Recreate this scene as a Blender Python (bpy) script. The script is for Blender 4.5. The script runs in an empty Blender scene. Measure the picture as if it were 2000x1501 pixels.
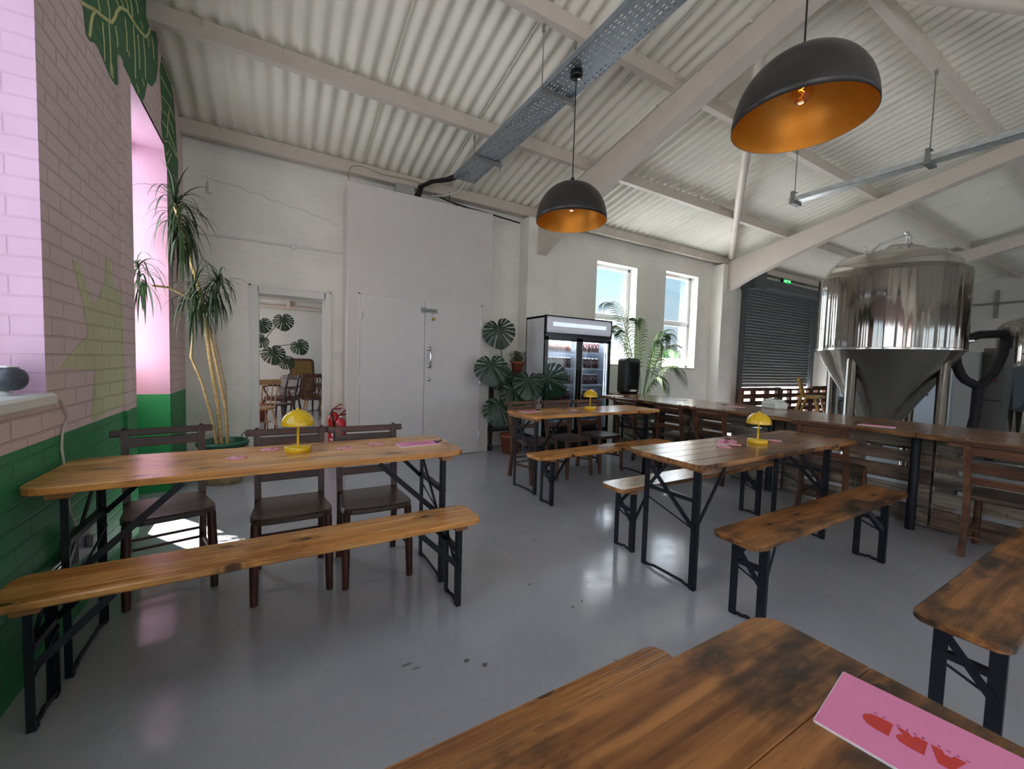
import bpy, math, random
from mathutils import Vector, Matrix, Euler
R = math.radians
PI = math.pi
sc = bpy.context.scene
COL = sc.collection
rnd = random.Random(7)

# ------------------------------------------------------------------ materials
def srgb(r, g, b):
    f = lambda c: (c/255/12.92) if c/255 <= .04045 else ((c/255+.055)/1.055)**2.4
    return (f(r), f(g), f(b), 1.0)

class NT:
    def __init__(s, name):
        s.m = bpy.data.materials.new(name); s.m.use_nodes = True
        s.t = s.m.node_tree; s.n = s.t.nodes; s.l = s.t.links
        s.b = s.n['Principled BSDF']; s.out = s.n['Material Output']
    def node(s, typ, **kw):
        x = s.n.new(typ)
        for k, v in kw.items():
            if k.startswith('i_'): x.inputs[k[2:].replace('_', ' ')].default_value = v
            else: setattr(x, k, v)
        return x
    def link(s, a, b): s.l.new(a, b)
    def coords(s, scale=(1, 1, 1), rot=(0, 0, 0)):
        tc = s.node('ShaderNodeTexCoord'); mp = s.node('ShaderNodeMapping')
        mp.inputs['Scale'].default_value = scale; mp.inputs['Rotation'].default_value = rot
        s.link(tc.outputs['Object'], mp.inputs['Vector']); return mp.outputs['Vector']
    def noise(s, vec, scale, detail=4, rough=.55):
        x = s.node('ShaderNodeTexNoise'); x.inputs['Scale'].default_value = scale
        x.inputs['Detail'].default_value = detail; x.inputs['Roughness'].default_value = rough
        s.link(vec, x.inputs['Vector']); return x.outputs['Fac']
    def ramp(s, fac, stops):
        x = s.node('ShaderNodeValToRGB'); e = x.color_ramp.elements
        while len(e) < len(stops): e.new(.5)
        for k, (p, c) in enumerate(stops):
            e[k].position = p; e[k].color = c if len(c) == 4 else (*c, 1)
        s.link(fac, x.inputs['Fac']); return x.outputs['Color']
    def mix(s, fac, a, b, typ='MIX'):
        x = s.node('ShaderNodeMix', data_type='RGBA', blend_type=typ)
        if isinstance(fac, (int, float)): x.inputs[0].default_value = fac
        else: s.link(fac, x.inputs[0])
        for k, v in ((6, a), (7, b)):
            if isinstance(v, tuple): x.inputs[k].default_value = v
            else: s.link(v, x.inputs[k])
        return x.outputs[2]
    def bump(s, h, strength, dist=.01):
        x = s.node('ShaderNodeBump'); x.inputs['Strength'].default_value = strength
        x.inputs['Distance'].default_value = dist
        s.link(h, x.inputs['Height']); s.link(x.outputs['Normal'], s.b.inputs['Normal'])

def set_in(b, k, v):
    if k in b.inputs: b.inputs[k].default_value = v

def plain(name, col, rough=.5, metal=0., var=.12, scale=6., bump=0., coat=0., emit=None, estr=0.):
    t = NT(name); b = t.b
    c = col if len(col) == 4 else srgb(*col)
    v = t.coords()
    f = t.noise(v, scale)
    dk = (c[0]*(1-var), c[1]*(1-var), c[2]*(1-var), 1); lt = (min(1, c[0]*(1+var)), min(1, c[1]*(1+var)), min(1, c[2]*(1+var)), 1)
    t.link(t.ramp(f, [(.3, dk), (.7, lt)]), b.inputs['Base Color'])
    b.inputs['Roughness'].default_value = rough; b.inputs['Metallic'].default_value = metal
    set_in(b, 'Coat Weight', coat); set_in(b, 'Coat Roughness', .15)
    if bump: t.bump(t.noise(v, scale*6), bump, .004)
    if emit:
        set_in(b, 'Emission Color', srgb(*emit)); set_in(b, 'Emission Strength', estr)
    return t.m

def brick_wall(name, axis, base, rough=.55, zones=None, strength=.6, varn=.06, shade=0.):
    """painted brickwork; axis 'x' = wall running along X, 'y' = along Y"""
    t = NT(name); b = t.b
    tc = t.node('ShaderNodeTexCoord'); sp = t.node('ShaderNodeSeparateXYZ'); cb = t.node('ShaderNodeCombineXYZ')
    t.link(tc.outputs['Object'], sp.inputs[0])
    t.link(sp.outputs['X' if axis == 'x' else 'Y'], cb.inputs[0]); t.link(sp.outputs['Z'], cb.inputs[1])
    br = t.node('ShaderNodeTexBrick'); br.inputs['Scale'].default_value = 1
    br.inputs['Brick Width'].default_value = .238; br.inputs['Row Height'].default_value = .082
    br.inputs['Mortar Size'].default_value = .006; br.inputs['Mortar Smooth'].default_value = .6
    br.inputs['Color1'].default_value = (1, 1, 1, 1); br.inputs['Color2'].default_value = (.93, .93, .93, 1); br.inputs['Mortar'].default_value = (0, 0, 0, 1)
    wob = t.noise(tc.outputs['Object'], 3.0, 2)
    ad = t.node('ShaderNodeVectorMath', operation='MULTIPLY_ADD')
    cw = t.node('ShaderNodeCombineXYZ'); t.link(wob, cw.inputs[1])
    ad.inputs[1].default_value = (0, .012, 0)
    t.link(cw.outputs[0], ad.inputs[0]); t.link(cb.outputs[0], ad.inputs[2])
    t.link(ad.outputs[0], br.inputs['Vector'])
    n = t.noise(tc.outputs['Object'], 2.2, 5)
    c = srgb(*base)
    colr = t.ramp(n, [(.3, tuple(x*(1-varn) for x in c[:3])), (.7, tuple(min(1, x*(1+varn)) for x in c[:3]))])
    if zones:
        for zz, cc in zones:
            lt = t.node('ShaderNodeMath', operation='LESS_THAN'); lt.inputs[1].default_value = zz
            t.link(sp.outputs['Z'], lt.inputs[0])
            colr = t.mix(lt.outputs[0], colr, srgb(*cc))
    colr = t.mix(shade, colr, br.outputs['Color'], 'MULTIPLY') if shade else colr
    t.link(colr, b.inputs['Base Color'])
    b.inputs['Roughness'].default_value = rough
    n2 = t.noise(tc.outputs['Object'], 40, 3)
    h = t.mix(.15, br.outputs['Color'], n2)
    t.bump(h, strength, .012)
    return t.m

def wood(name, c1, c2, dark, rough=.32, stain=.4, ax='x', coat=.3, fine=1.0, knots=True):
    t = NT(name); b = t.b
    s = {'x': (1.1, 16, 16), 'y': (16, 1.1, 16), 'z': (16, 16, 1.1)}[ax]
    s2 = {'x': (2.2, 70, 70), 'y': (70, 2.2, 70), 'z': (70, 70, 2.2)}[ax]
    tc = t.node('ShaderNodeTexCoord'); oi = t.node('ShaderNodeObjectInfo')
    off = t.node('ShaderNodeVectorMath', operation='MULTIPLY_ADD')
    rv = t.node('ShaderNodeCombineXYZ')
    for k in range(3): t.link(oi.outputs['Random'], rv.inputs[k])
    off.inputs[1].default_value = (31, 17, 9)
    t.link(rv.outputs[0], off.inputs[0]); t.link(tc.outputs['Object'], off.inputs[2])
    def mp(sc_):
        m = t.node('ShaderNodeMapping'); m.inputs['Scale'].default_value = tuple(x*fine for x in sc_)
        t.link(off.outputs[0], m.inputs['Vector']); return m.outputs['Vector']
    g = t.noise(mp(s), 1.6, 6, .6)
    g2 = t.noise(mp(s2), 1.0, 3, .6)
    col = t.ramp(g, [(.38, srgb(*c2)), (.58, srgb(*c1))])
    f2 = t.ramp(g2, [(.36, (.42, .38, .36)), (.52, (1, 1, 1))])
    col = t.mix(.6, col, f2, 'MULTIPLY')
    g3 = t.noise(mp((.7, 7, 7) if ax == 'x' else (7, .7, 7) if ax == 'y' else (7, 7, .7)), 1.4, 3)
    col = t.mix(.5, col, t.ramp(g3, [(.35, (.66, .62, .6)), (.6, (1.0, 1, 1))]), 'MULTIPLY')
    st = t.noise(mp((1.8, 4, 4) if ax == 'x' else (4, 1.8, 4)), 1.3, 5, .65)
    sf = t.ramp(st, [(.47, (0, 0, 0)), (.62, (stain,)*3)])
    col = t.mix(sf, col, srgb(*dark))
    if knots:
        vo = t.node('ShaderNodeTexVoronoi', voronoi_dimensions='2D'); vo.inputs['Scale'].default_value = 1.0
        t.link(mp((2.1, 5.2, 5) if ax == 'x' else (5.2, 2.1, 5)), vo.inputs['Vector'])
        kf = t.ramp(vo.outputs['Distance'], [(.0, (.95,)*3), (.05, (.85,)*3), (.075, (.05,)*3), (.1, (.4,)*3), (.17, (0, 0, 0))])
        col = t.mix(kf, col, srgb(*[x*.6 for x in dark]))
        v3 = t.node('ShaderNodeTexVoronoi', voronoi_dimensions='2D'); v3.inputs['Scale'].default_value = 1.0
        t.link(mp((22, 60, 60) if ax == 'x' else (60, 22, 60)), v3.inputs['Vector'])
        msk = t.ramp(t.noise(mp((6, 9, 9) if ax == 'x' else (9, 6, 9)), 1.0, 2), [(.54, (0, 0, 0)), (.66, (stain*.8,)*3)])
        sk = t.ramp(v3.outputs['Distance'], [(.03, (1, 1, 1)), (.16, (0, 0, 0))])
        col = t.mix(t.mix(1.0, sk, msk, 'MULTIPLY'), col, srgb(*dark))
    t.link(col, b.inputs['Base Color'])
    b.inputs['Roughness'].default_value = rough
    set_in(b, 'Coat Weight', coat); set_in(b, 'Coat Roughness', .22)
    t.bump(t.mix(.5, g2, g), .12, .004)
    return t.m

def glass(name, tint=(1, 1, 1, 1), refl=.08):
    t = NT(name); t.n.remove(t.b)
    tr = t.node('ShaderNodeBsdfTransparent'); tr.inputs[0].default_value = tint
    gl = t.node('ShaderNodeBsdfGlossy'); gl.inputs['Roughness'].default_value = .03
    fr = t.node('ShaderNodeFresnel'); fr.inputs[0].default_value = 1.3
    mx = t.node('ShaderNodeMixShader'); ad = t.node('ShaderNodeMath', operation='MULTIPLY_ADD')
    ad.inputs[1].default_value = .6; ad.inputs[2].default_value = refl*.3
    t.link(fr.outputs[0], ad.inputs[0]); t.link(ad.outputs[0], mx.inputs[0])
    t.link(tr.outputs[0], mx.inputs[1]); t.link(gl.outputs[0], mx.inputs[2])
    t.link(mx.outputs[0], t.out.inputs['Surface'])
    return t.m

def steel(name, col=(200, 200, 200), rough=.12, wav=.06, brushed=False):
    t = NT(name); b = t.b
    b.inputs['Base Color'].default_value = srgb(*col); b.inputs['Metallic'].default_value = 1
    b.inputs['Roughness'].default_value = rough
    v = t.coords((9, 9, .12))
    n = t.noise(v, .6, 2)
    t.bump(n, wav, .06)
    if brushed:
        v2 = t.coords((3, 3, 60)); n2 = t.noise(v2, 3, 3)
        t.link(t.ramp(n2, [(.3, (rough*.7,)*3), (.7, (rough*1.4,)*3)]), b.inputs['Roughness'])
    return t.m

def floor_mat():
    t = NT('grey_floor_paint'); b = t.b
    v = t.coords()
    n = t.noise(v, 1.1, 6, .6); n2 = t.noise(v, 9, 4); n3 = t.noise(v, 60, 2)
    col = t.ramp(n, [(.3, srgb(163, 166, 174)), (.7, srgb(181, 184, 192))])
    vo = t.node('ShaderNodeTexVoronoi'); vo.inputs['Scale'].default_value = 2.6
    t.link(v, vo.inputs['Vector'])
    sp = t.ramp(vo.outputs['Distance'], [(.012, (.55,)*3), (.03, (0, 0, 0))])
    col = t.mix(sp, col, srgb(95, 92, 90))
    scf = t.ramp(n2, [(.62, (0, 0, 0)), (.8, (.25,)*3)])
    col = t.mix(scf, col, srgb(120, 116, 112))
    t.link(col, b.inputs['Base Color'])
    t.link(t.ramp(n2, [(.3, (.08,)*3), (.75, (.19,)*3)]), b.inputs['Roughness'])
    t.bump(t.mix(.35, n2, n3), .05, .01)
    return t.m

def coaster_mat():
    t = NT('pink_coaster_print'); b = t.b
    n = t.noise(t.coords(), 34, 2)
    col = t.ramp(n, [(.4, srgb(232, 150, 165)), (.5, srgb(244, 216, 216)), (.56, srgb(190, 70, 84)), (.66, srgb(235, 165, 175))])
    for nd in t.n:
        if nd.type == 'VALTORGB': nd.color_ramp.interpolation = 'CONSTANT'
    t.link(col, b.inputs['Base Color']); b.inputs['Roughness'].default_value = .6
    return t.m

def leaf_mat(name, c1, c2, rough=.35, scale=5):
    t = NT(name); b = t.b
    n = t.noise(t.coords(), scale, 3)
    t.link(t.ramp(n, [(.3, srgb(*c1)), (.7, srgb(*c2))]), b.inputs['Base Color'])
    b.inputs['Roughness'].default_value = rough
    return t.m

PINK = (222, 199, 199); GREEN = (42, 134, 80)
M = {}
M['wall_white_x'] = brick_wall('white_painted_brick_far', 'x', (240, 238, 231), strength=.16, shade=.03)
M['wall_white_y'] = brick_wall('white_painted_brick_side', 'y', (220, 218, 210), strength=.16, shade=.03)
M['wall_pink_y'] = brick_wall('pink_green_brick_side', 'y', PINK, zones=[(.94, GREEN)], strength=.85, shade=.07)
M['pink_plaster'] = brick_wall('pink_green_plaster', 'x', (212, 166, 190), zones=[(.94, (40, 150, 84))], strength=.05)
M['lav_brick'] = brick_wall('pink_brick_reveal', 'x', (222, 184, 212), zones=[(.94, GREEN)], strength=.35, shade=.08)
M['plaster'] = plain('white_plaster', (216, 211, 207), .55, var=.03, scale=3, bump=.05)
M['door_white'] = plain('white_door_paint', (219, 214, 214), .38, var=.02)
M['trim_white'] = plain('white_gloss_trim', (226, 227, 222), .3, var=.02)
M['upvc'] = plain('white_window_plastic', (238, 240, 242), .3, var=.01)
M['ceil'] = plain('cream_painted_sheet', (232, 229, 216), .6, var=.04, scale=2)
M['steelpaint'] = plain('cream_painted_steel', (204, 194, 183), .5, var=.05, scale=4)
M['floor'] = floor_mat()
M['floor_stain'] = plain('floor_scuff', (112, 110, 108), .4, var=.2, scale=30)
M['black_steel'] = plain('blue_black_steel', (30, 33, 42), .42, var=.25, scale=20, metal=.3)
M['black'] = plain('satin_black', (22, 22, 24), .4, var=.2)
M['black_gloss'] = plain('gloss_black', (14, 14, 16), .2, var=.2)
M['black_rubber'] = plain('black_foam', (24, 20, 24), .75, var=.25, scale=30)
M['shade_black'] = plain('matt_black_lampshade', (38, 35, 34), .38, var=.1, scale=12)
M['gold'] = plain('gold_leaf', (204, 140, 50), .4, metal=.55, var=.06, scale=18)
M['yellow'] = plain('yellow_enamel', (232, 188, 12), .22, var=.02, coat=.5)
M['pine'] = wood('honey_pine', (244, 180, 106), (222, 148, 76), (112, 66, 36), rough=.26, stain=.5, coat=.3)
M['pine_old'] = wood('worn_orange_pine', (190, 134, 82), (152, 98, 56), (60, 38, 26), rough=.2, stain=.8, coat=.5)
M['pine_dark'] = wood('stained_dark_pine', (172, 116, 62), (122, 76, 38), (34, 24, 19), rough=.34, stain=.95, coat=.25)
M['ribbed'] = wood('ribbed_pine', (200, 136, 72), (160, 100, 48), (90, 56, 28), rough=.3, stain=.3, coat=.4)
_t = M['ribbed'].node_tree; _w = _t.nodes.new('ShaderNodeTexWave'); _w.bands_direction = 'Y'; _w.inputs['Scale'].default_value = 17; _w.inputs['Distortion'].default_value = .6; _w.inputs['Detail'].default_value = 1
_c = _t.nodes.new('ShaderNodeTexCoord'); _t.links.new(_c.outputs['Object'], _w.inputs['Vector']); _b = _t.nodes.new('ShaderNodeBump'); _b.inputs['Strength'].default_value = .8; _b.inputs['Distance'].default_value = .004
_t.links.new(_w.outputs['Fac'], _b.inputs['Height']); _t.links.new(_b.outputs['Normal'], _t.nodes['Principled BSDF'].inputs['Normal'])
M['batten'] = wood('pale_batten', (196, 140, 90), (160, 104, 60), (110, 70, 40), stain=.3, knots=False)
M['chair_wood'] = wood('dark_oak', (96, 50, 38), (66, 34, 27), (32, 20, 16), rough=.42, stain=.6, ax='z', coat=.08, knots=False)
M['chair_wood_x'] = wood('dark_oak_rail', (96, 50, 38), (66, 34, 27), (32, 20, 16), rough=.42, stain=.6, coat=.08, knots=False)
M['chair_oak'] = wood('brown_oak', (122, 80, 56), (88, 56, 40), (40, 26, 20), rough=.42, stain=.6, ax='z', coat=.1, knots=False)
M['chair_oak_x'] = wood('brown_oak_rail', (122, 80, 56), (88, 56, 40), (40, 26, 20), rough=.42, stain=.6, coat=.1, knots=False)
M['seat_wood'] = wood('worn_brown_seat', (92, 72, 60), (66, 49, 41), (40, 30, 27), rough=.36, stain=.5, coat=.3, knots=False)
M['pallet'] = wood('weathered_pallet', (176, 164, 148), (134, 122, 108), (62, 52, 46), rough=.75, stain=.75, ax='y', coat=0)
M['pallet_red'] = wood('reddish_pallet', (150, 126, 108), (112, 90, 78), (56, 44, 38), rough=.75, stain=.7, ax='y', coat=0)
M['pallet_x'] = wood('brown_pallet_boards', (120, 76, 54), (84, 50, 36), (46, 28, 22), rough=.7, stain=.6, coat=0)
M['bar_wood'] = wood('varnished_bar_top', (166, 118, 74), (130, 84, 48), (62, 40, 26), rough=.2, stain=.6, ax='y', coat=.6)
M['dark_wood'] = wood('ebonised_wood', (46, 32, 28), (30, 21, 19), (16, 12, 12), rough=.35, stain=.4, ax='z', coat=.2, knots=False)
M['light_wood'] = wood('pale_beech', (188, 150, 104), (160, 120, 78), (110, 76, 46), rough=.4, stain=.3, ax='z', knots=False)
M['yellow_wood'] = wood('yellow_timber', (206, 158, 70), (178, 128, 52), (120, 80, 30), rough=.5, stain=.3, ax='z', knots=False)
M['pinkcard'] = plain('pink_card', (236, 140, 186), .35, var=.02)
M['redprint'] = plain('red_print', (206, 62, 58), .45, var=.02)
M['purpleprint'] = plain('plum_print', (150, 70, 104), .45, var=.02)
M['paper'] = plain('white_paper', (236, 236, 238), .6, var=.02)
M['coaster'] = coaster_mat()
M['galv'] = plain('galvanised_steel', (150, 162, 172), .38, metal=.8, var=.14, scale=22)
M['galv_bright'] = plain('bright_galvanised', (222, 230, 232), .3, metal=.7, var=.12, scale=14)
M['chrome'] = steel('polished_metal', (220, 220, 222), .1, 0)
M['tank'] = steel('polished_tank_steel', (150, 145, 140), .09, .55)
M['tank_cone'] = steel('satin_tank_steel', (158, 152, 142), .24, .25)
M['tank_dome'] = steel('bright_tank_dome', (200, 196, 190), .16, .2)
M['zinc'] = plain('dull_zinc', (150, 152, 150), .45, metal=.7, var=.2, scale=40)
M['brass'] = plain('old_brass', (150, 110, 56), .35, metal=.9)
M['glass'] = glass('window_glass')
M['glass_fridge'] = glass('fridge_glass', (.93, .96, 1, 1), .12)
M['bulb'] = glass('amber_bulb_glass', (1, .78, .5, 1), .15)
M['filament'] = plain('glowing_filament', (255, 170, 70), .5, emit=(255, 150, 50), estr=6)
M['led'] = plain('led_strip', (240, 244, 255), .5, emit=(225, 235, 255), estr=6)
M['header'] = plain('lightbox_tube', (225, 235, 240), .5, emit=(222, 238, 244), estr=.62)
M['header_panel'] = plain('lightbox_panel', (214, 214, 226), .45, var=.02, emit=(200, 206, 222), estr=.18)
M['fridge_white'] = plain('white_fridge_steel', (214, 214, 216), .4, var=.02)
M['fridge_in'] = plain('fridge_lining', (150, 160, 172), .5, var=.05)
M['wire'] = plain('white_wire_shelf', (190, 200, 212), .4, var=.02)
M['can_dark'] = plain('dark_can', (66, 30, 34), .32, metal=.3, var=.25, scale=30)
M['can_pale'] = plain('pale_can', (186, 148, 134), .32, metal=.3, var=.2, scale=30)
M['can_label'] = plain('can_round_label', (226, 214, 200), .4, var=.05)
M['can_lid'] = plain('can_lid', (206, 208, 212), .28, metal=.8)
M['terracotta'] = plain('terracotta', (150, 78, 54), .65, var=.1)
M['candle'] = plain('cream_wax', (226, 216, 160), .45, var=.03)
M['monstera'] = leaf_mat('monstera_leaf', (14, 38, 26), (28, 62, 38))
M['stem'] = leaf_mat('green_stem', (46, 66, 36), (70, 88, 46))
M['drac_leaf'] = leaf_mat('dracaena_leaf', (22, 44, 24), (58, 84, 44), .42, 9)
M['drac_trunk'] = leaf_mat('dracaena_trunk', (176, 148, 96), (214, 190, 140), .6, 30)
M['palm_leaf'] = leaf_mat('palm_leaf', (34, 62, 26), (84, 112, 48), .45, 4)
M['jade'] = leaf_mat('jade_leaf', (40, 62, 34), (82, 100, 58), .4, 20)
M['soil'] = plain('potting_soil', (34, 26, 22), .9, var=.3, scale=60)
M['basket'] = plain('woven_basket', (186, 158, 124), .8, var=.35, scale=34, bump=.6)
M['basket_dark'] = plain('dark_basket_pattern', (58, 44, 36), .8, var=.3, scale=40)
M['green_plastic'] = plain('dark_green_plastic', (34, 92, 70), .35, var=.05)
M['red_paint'] = plain('extinguisher_red', (206, 26, 34), .22, var=.04, coat=.4)
M['red_dark'] = plain('dark_red_plastic', (130, 24, 30), .4, var=.05)
M['label_pale'] = plain('pale_label', (232, 196, 200), .5, var=.05)
M['shutter'] = plain('slate_grey_steel', (132, 140, 140), .42, metal=.25, var=.06)
M['shutter_dark'] = plain('dark_slate_steel', (90, 95, 98), .45, metal=.25, var=.06)
M['exit_green'] = plain('exit_sign_green', (20, 150, 70), .5, emit=(20, 190, 80), estr=.9)
M['exit_white'] = plain('exit_sign_white', (230, 255, 235), .5, emit=(220, 255, 230), estr=1.2)
M['jerry'] = plain('white_polythene', (224, 230, 226), .4, var=.02)
M['cold_panel'] = plain('pale_blue_panel', (210, 224, 240), .4, var=.02)
M['cab_grey'] = plain('grey_cabinet', (156, 158, 156), .5, var=.03)
M['cab_dark'] = plain('dark_cabinet', (92, 88, 84), .5, var=.05)
M['red_button'] = plain('red_button', (150, 36, 40), .4)
M['socket_grey'] = plain('grey_socket_box', (112, 108, 116), .5, var=.03)
M['white_plastic'] = plain('white_plastic', (232, 230, 226), .35, var=.02)
M['dark_plastic'] = plain('dark_grey_plastic', (72, 76, 84), .35, var=.05)
M['cable_white'] = plain('white_cable', (196, 190, 186), .5)
M['cable_yellow'] = plain('earth_cable', (150, 150, 96), .5)
M['mural_green'] = brick_wall('mural_dark_green', 'y', (38, 104, 60), strength=.85, shade=.1)
M['mural_line'] = plain('mural_pale_line', (206, 206, 148), .6, var=.05)
M['mural_olive'] = brick_wall('mural_olive', 'y', (202, 204, 160), strength=.85, shade=.07)
M['tapestry'] = plain('mustard_tapestry', (126, 100, 56), .85, var=.45, scale=26)
M['redwood'] = wood('mahogany', (104, 58, 46), (70, 36, 30), (36, 20, 18), rough=.35, stain=.4, ax='z', knots=False)
M['out_ground'] = plain('pale_yard', (206, 202, 192), .8, var=.05)
M['out_white'] = plain('white_container', (240, 238, 234), .6, var=.03)
M['out_red'] = plain('faded_red_paint', (226, 150, 140), .6, var=.2)
M['out_orange'] = plain('orange_fence', (226, 160, 100), .7, var=.15)
M['out_tree'] = leaf_mat('distant_hedge', (70, 120, 74), (120, 170, 110), .8, 3)

# ------------------------------------------------------------------ mesh builder
class MB:
    def __init__(s): s.v = []; s.f = []; s.mi = []; s.sm = []
    def add(s, vs, fs, mi=0, smooth=False, T=None):
        b = len(s.v)
        s.v += [tuple(T @ Vector(p)) if T else tuple(p) for p in vs]
        for f in fs:
            s.f.append(tuple(b+i for i in f)); s.mi.append(mi); s.sm.append(smooth)
        return s
    def box(s, x0, x1, y0, y1, z0, z1, mi=0, T=None):
        vs = [(x, y, z) for z in (z0, z1) for y in (y0, y1) for x in (x0, x1)]
        return s.add(vs, [(0, 2, 3, 1), (4, 5, 7, 6), (0, 1, 5, 4), (2, 6, 7, 3), (0, 4, 6, 2), (1, 3, 7, 5)], mi, False, T)
    def bbox(s, x0, x1, y0, y1, z0, z1, b=.003, mi=0, T=None):
        """box with chamfered edges"""
        vs = []; 
        for sx, x in ((-1, x0), (1, x1)):
            for sy, y in ((-1, y0), (1, y1)):
                for sz, z in ((-1, z0), (1, z1)):
                    vs += [(x, y-sy*b, z-sz*b), (x-sx*b, y, z-sz*b), (x-sx*b, y-sy*b, z)]
        def i(a, c, d, k): return ((a*2+c)*2+d)*3+k
        F = []
        F += [(i(0,0,0,0), i(0,0,1,0), i(0,1,1,0), i(0,1,0,0)), (i(1,0,0,0), i(1,1,0,0), i(1,1,1,0), i(1,0,1,0))]
        F += [(i(0,0,0,1), i(1,0,0,1), i(1,0,1,1), i(0,0,1,1)), (i(0,1,0,1), i(0,1,1,1), i(1,1,1,1), i(1,1,0,1))]
        F += [(i(0,0,0,2), i(0,1,0,2), i(1,1,0,2), i(1,0,0,2)), (i(0,0,1,2), i(1,0,1,2), i(1,1,1,2), i(0,1,1,2))]
        for c in (0, 1):
            for d in (0, 1):
                F.append((i(0,c,d,1), i(1,c,d,1), i(1,c,d,2), i(0,c,d,2)))
                F.append((i(c,0,d,0), i(c,1,d,0), i(c,1,d,2), i(c,0,d,2)))
                F.append((i(c,d,0,0), i(c,d,1,0), i(c,d,1,1), i(c,d,0,1)))
        for a in (0, 1):
            for c in (0, 1):
                for d in (0, 1): F.append((i(a,c,d,0), i(a,c,d,1), i(a,c,d,2)))
        return s.add(vs, F, mi, False, T)
    def bar(s, p0, p1, w, h, mi=0, up=(0, 0, 1)):
        p0 = Vector(p0); p1 = Vector(p1); d = (p1-p0).normalized(); u = Vector(up)
        if abs(d.dot(u)) > .98: u = Vector((0, 1, 0))
        x = d.cross(u).normalized(); u = x.cross(d).normalized()
        vs = []
        for p in (p0, p1):
            for a, c in ((-1, -1), (1, -1), (1, 1), (-1, 1)): vs.append(p + x*(a*w/2) + u*(c*h/2))
        return s.add(vs, [(0, 1, 2, 3), (7, 6, 5, 4), (0, 4, 5, 1), (1, 5, 6, 2), (2, 6, 7, 3), (3, 7, 4, 0)], mi)
    def tube(s, pts, r, n=8, mi=0, caps=True, closed=False):
        pts = [Vector(p) for p in pts]; m = len(pts)
        rs = r if isinstance(r, (list, tuple)) else [r]*m
        vs = []; prev = None
        for k, p in enumerate(pts):
            a = pts[k-1] if k > 0 else (pts[-1] if closed else p); b = pts[(k+1) % m] if (k < m-1 or closed) else p
            d = (b-a)
            d = d.normalized() if d.length > 1e-9 else Vector((0, 0, 1))
            if prev is None:
                u = Vector((0, 0, 1)) if abs(d.z) < .9 else Vector((1, 0, 0))
            else: u = prev
            x = d.cross(u)
            x = x.normalized() if x.length > 1e-6 else Vector((1, 0, 0))
            u = x.cross(d).normalized(); prev = u
            for j in range(n):
                t = 2*PI*j/n; vs.append(p + (x*math.cos(t) + u*math.sin(t))*rs[k])
        fs = []
        for k in range(m if closed else m-1):
            k2 = (k+1) % m
            for j in range(n):
                j2 = (j+1) % n; fs.append((k*n+j, k*n+j2, k2*n+j2, k2*n+j))
        s.add(vs, fs, mi, True)
        if caps and not closed:
            s.add(vs[:n], [tuple(range(n))[::-1]], mi); s.add(vs[-n:], [tuple(range(n))], mi)
        return s
    def lathe(s, prof, n=24, mi=0, T=None, smooth=True, mis=None):
        vs = []; fs = []
        for (r, z) in prof:
            for j in range(n): t = 2*PI*j/n; vs.append((r*math.cos(t), r*math.sin(t), z))
        for k in range(len(prof)-1):
            for j in range(n):
                j2 = (j+1) % n; fs.append((k*n+j, k*n+j2, (k+1)*n+j2, (k+1)*n+j))
        if mis is None: s.add(vs, fs, mi, smooth, T)
        else:
            b = len(s.v); s.v += [tuple(T @ Vector(p)) if T else p for p in vs]
            for k in range(len(prof)-1):
                for j in range(n):
                    s.f.append(tuple(b+i for i in fs[k*n+j])); s.mi.append(mis[k]); s.sm.append(smooth)
        return s
    def prism(s, poly, z0, z1, b=0., mi=0, T=None):
        """poly in XY extruded in Z; b = edge chamfer"""
        n = len(poly); cx = sum(p[0] for p in poly)/n; cy = sum(p[1] for p in poly)/n
        def ins(d):
            o = []
            for k in range(n):
                a = Vector(poly[k-1]); p = Vector(poly[k]); c = Vector(poly[(k+1) % n])
                e1 = (p-a); e2 = (c-p)
                n1 = Vector((-e1.y, e1.x)); n2 = Vector((-e2.y, e2.x))
                nn = (n1.normalized() if n1.length > 1e-9 else n1)+(n2.normalized() if n2.length > 1e-9 else n2)
                nn = nn.normalized() if nn.length > 1e-9 else nn
                o.append((p.x+nn.x*d, p.y+nn.y*d))
            return o
        area = sum(poly[k-1][0]*poly[k][1]-poly[k][0]*poly[k-1][1] for k in range(n))
        if area < 0: poly = poly[::-1]
        if b:
            q = ins(b); rings = [(q, z0), (poly, z0+b), (poly, z1-b), (q, z1)]
        else: rings = [(poly, z0), (poly, z1)]
        vs = [(x, y, z) for pl, z in rings for (x, y) in pl]; fs = []
        for k in range(len(rings)-1):
            for j in range(n):
                j2 = (j+1) % n; fs.append((k*n+j, k*n+j2, (k+1)*n+j2, (k+1)*n+j))
        fs.append(tuple(range(n))[::-1]); fs.append(tuple(range((len(rings)-1)*n, len(rings)*n)))
        return s.add(vs, fs, mi, False, T)
    def build(s, name, mats, parent=None, kind=None, label=None):
        me = bpy.data.meshes.new(name); me.from_pydata(s.v, [], s.f)
        for m in (mats if isinstance(mats, (list, tuple)) else [mats]): me.materials.append(m)
        me.polygons.foreach_set('material_index', s.mi); me.polygons.foreach_set('use_smooth', s.sm)
        me.validate(); me.update()
        o = bpy.data.objects.new(name, me); COL.objects.link(o)
        if parent: o.parent = parent
        if kind: o['kind'] = kind
        if label: o['label'] = label
        return o

def rrect(x0, x1, y0, y1, r, n=4):
    o = []
    for cx, cy, a in ((x1-r, y1-r, 0), (x0+r, y1-r, 90), (x0+r, y0+r, 180), (x1-r, y0+r, 270)):
        for k in range(n+1):
            t = R(a+90*k/n); o.append((cx+r*math.cos(t), cy+r*math.sin(t)))
    return o

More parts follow.
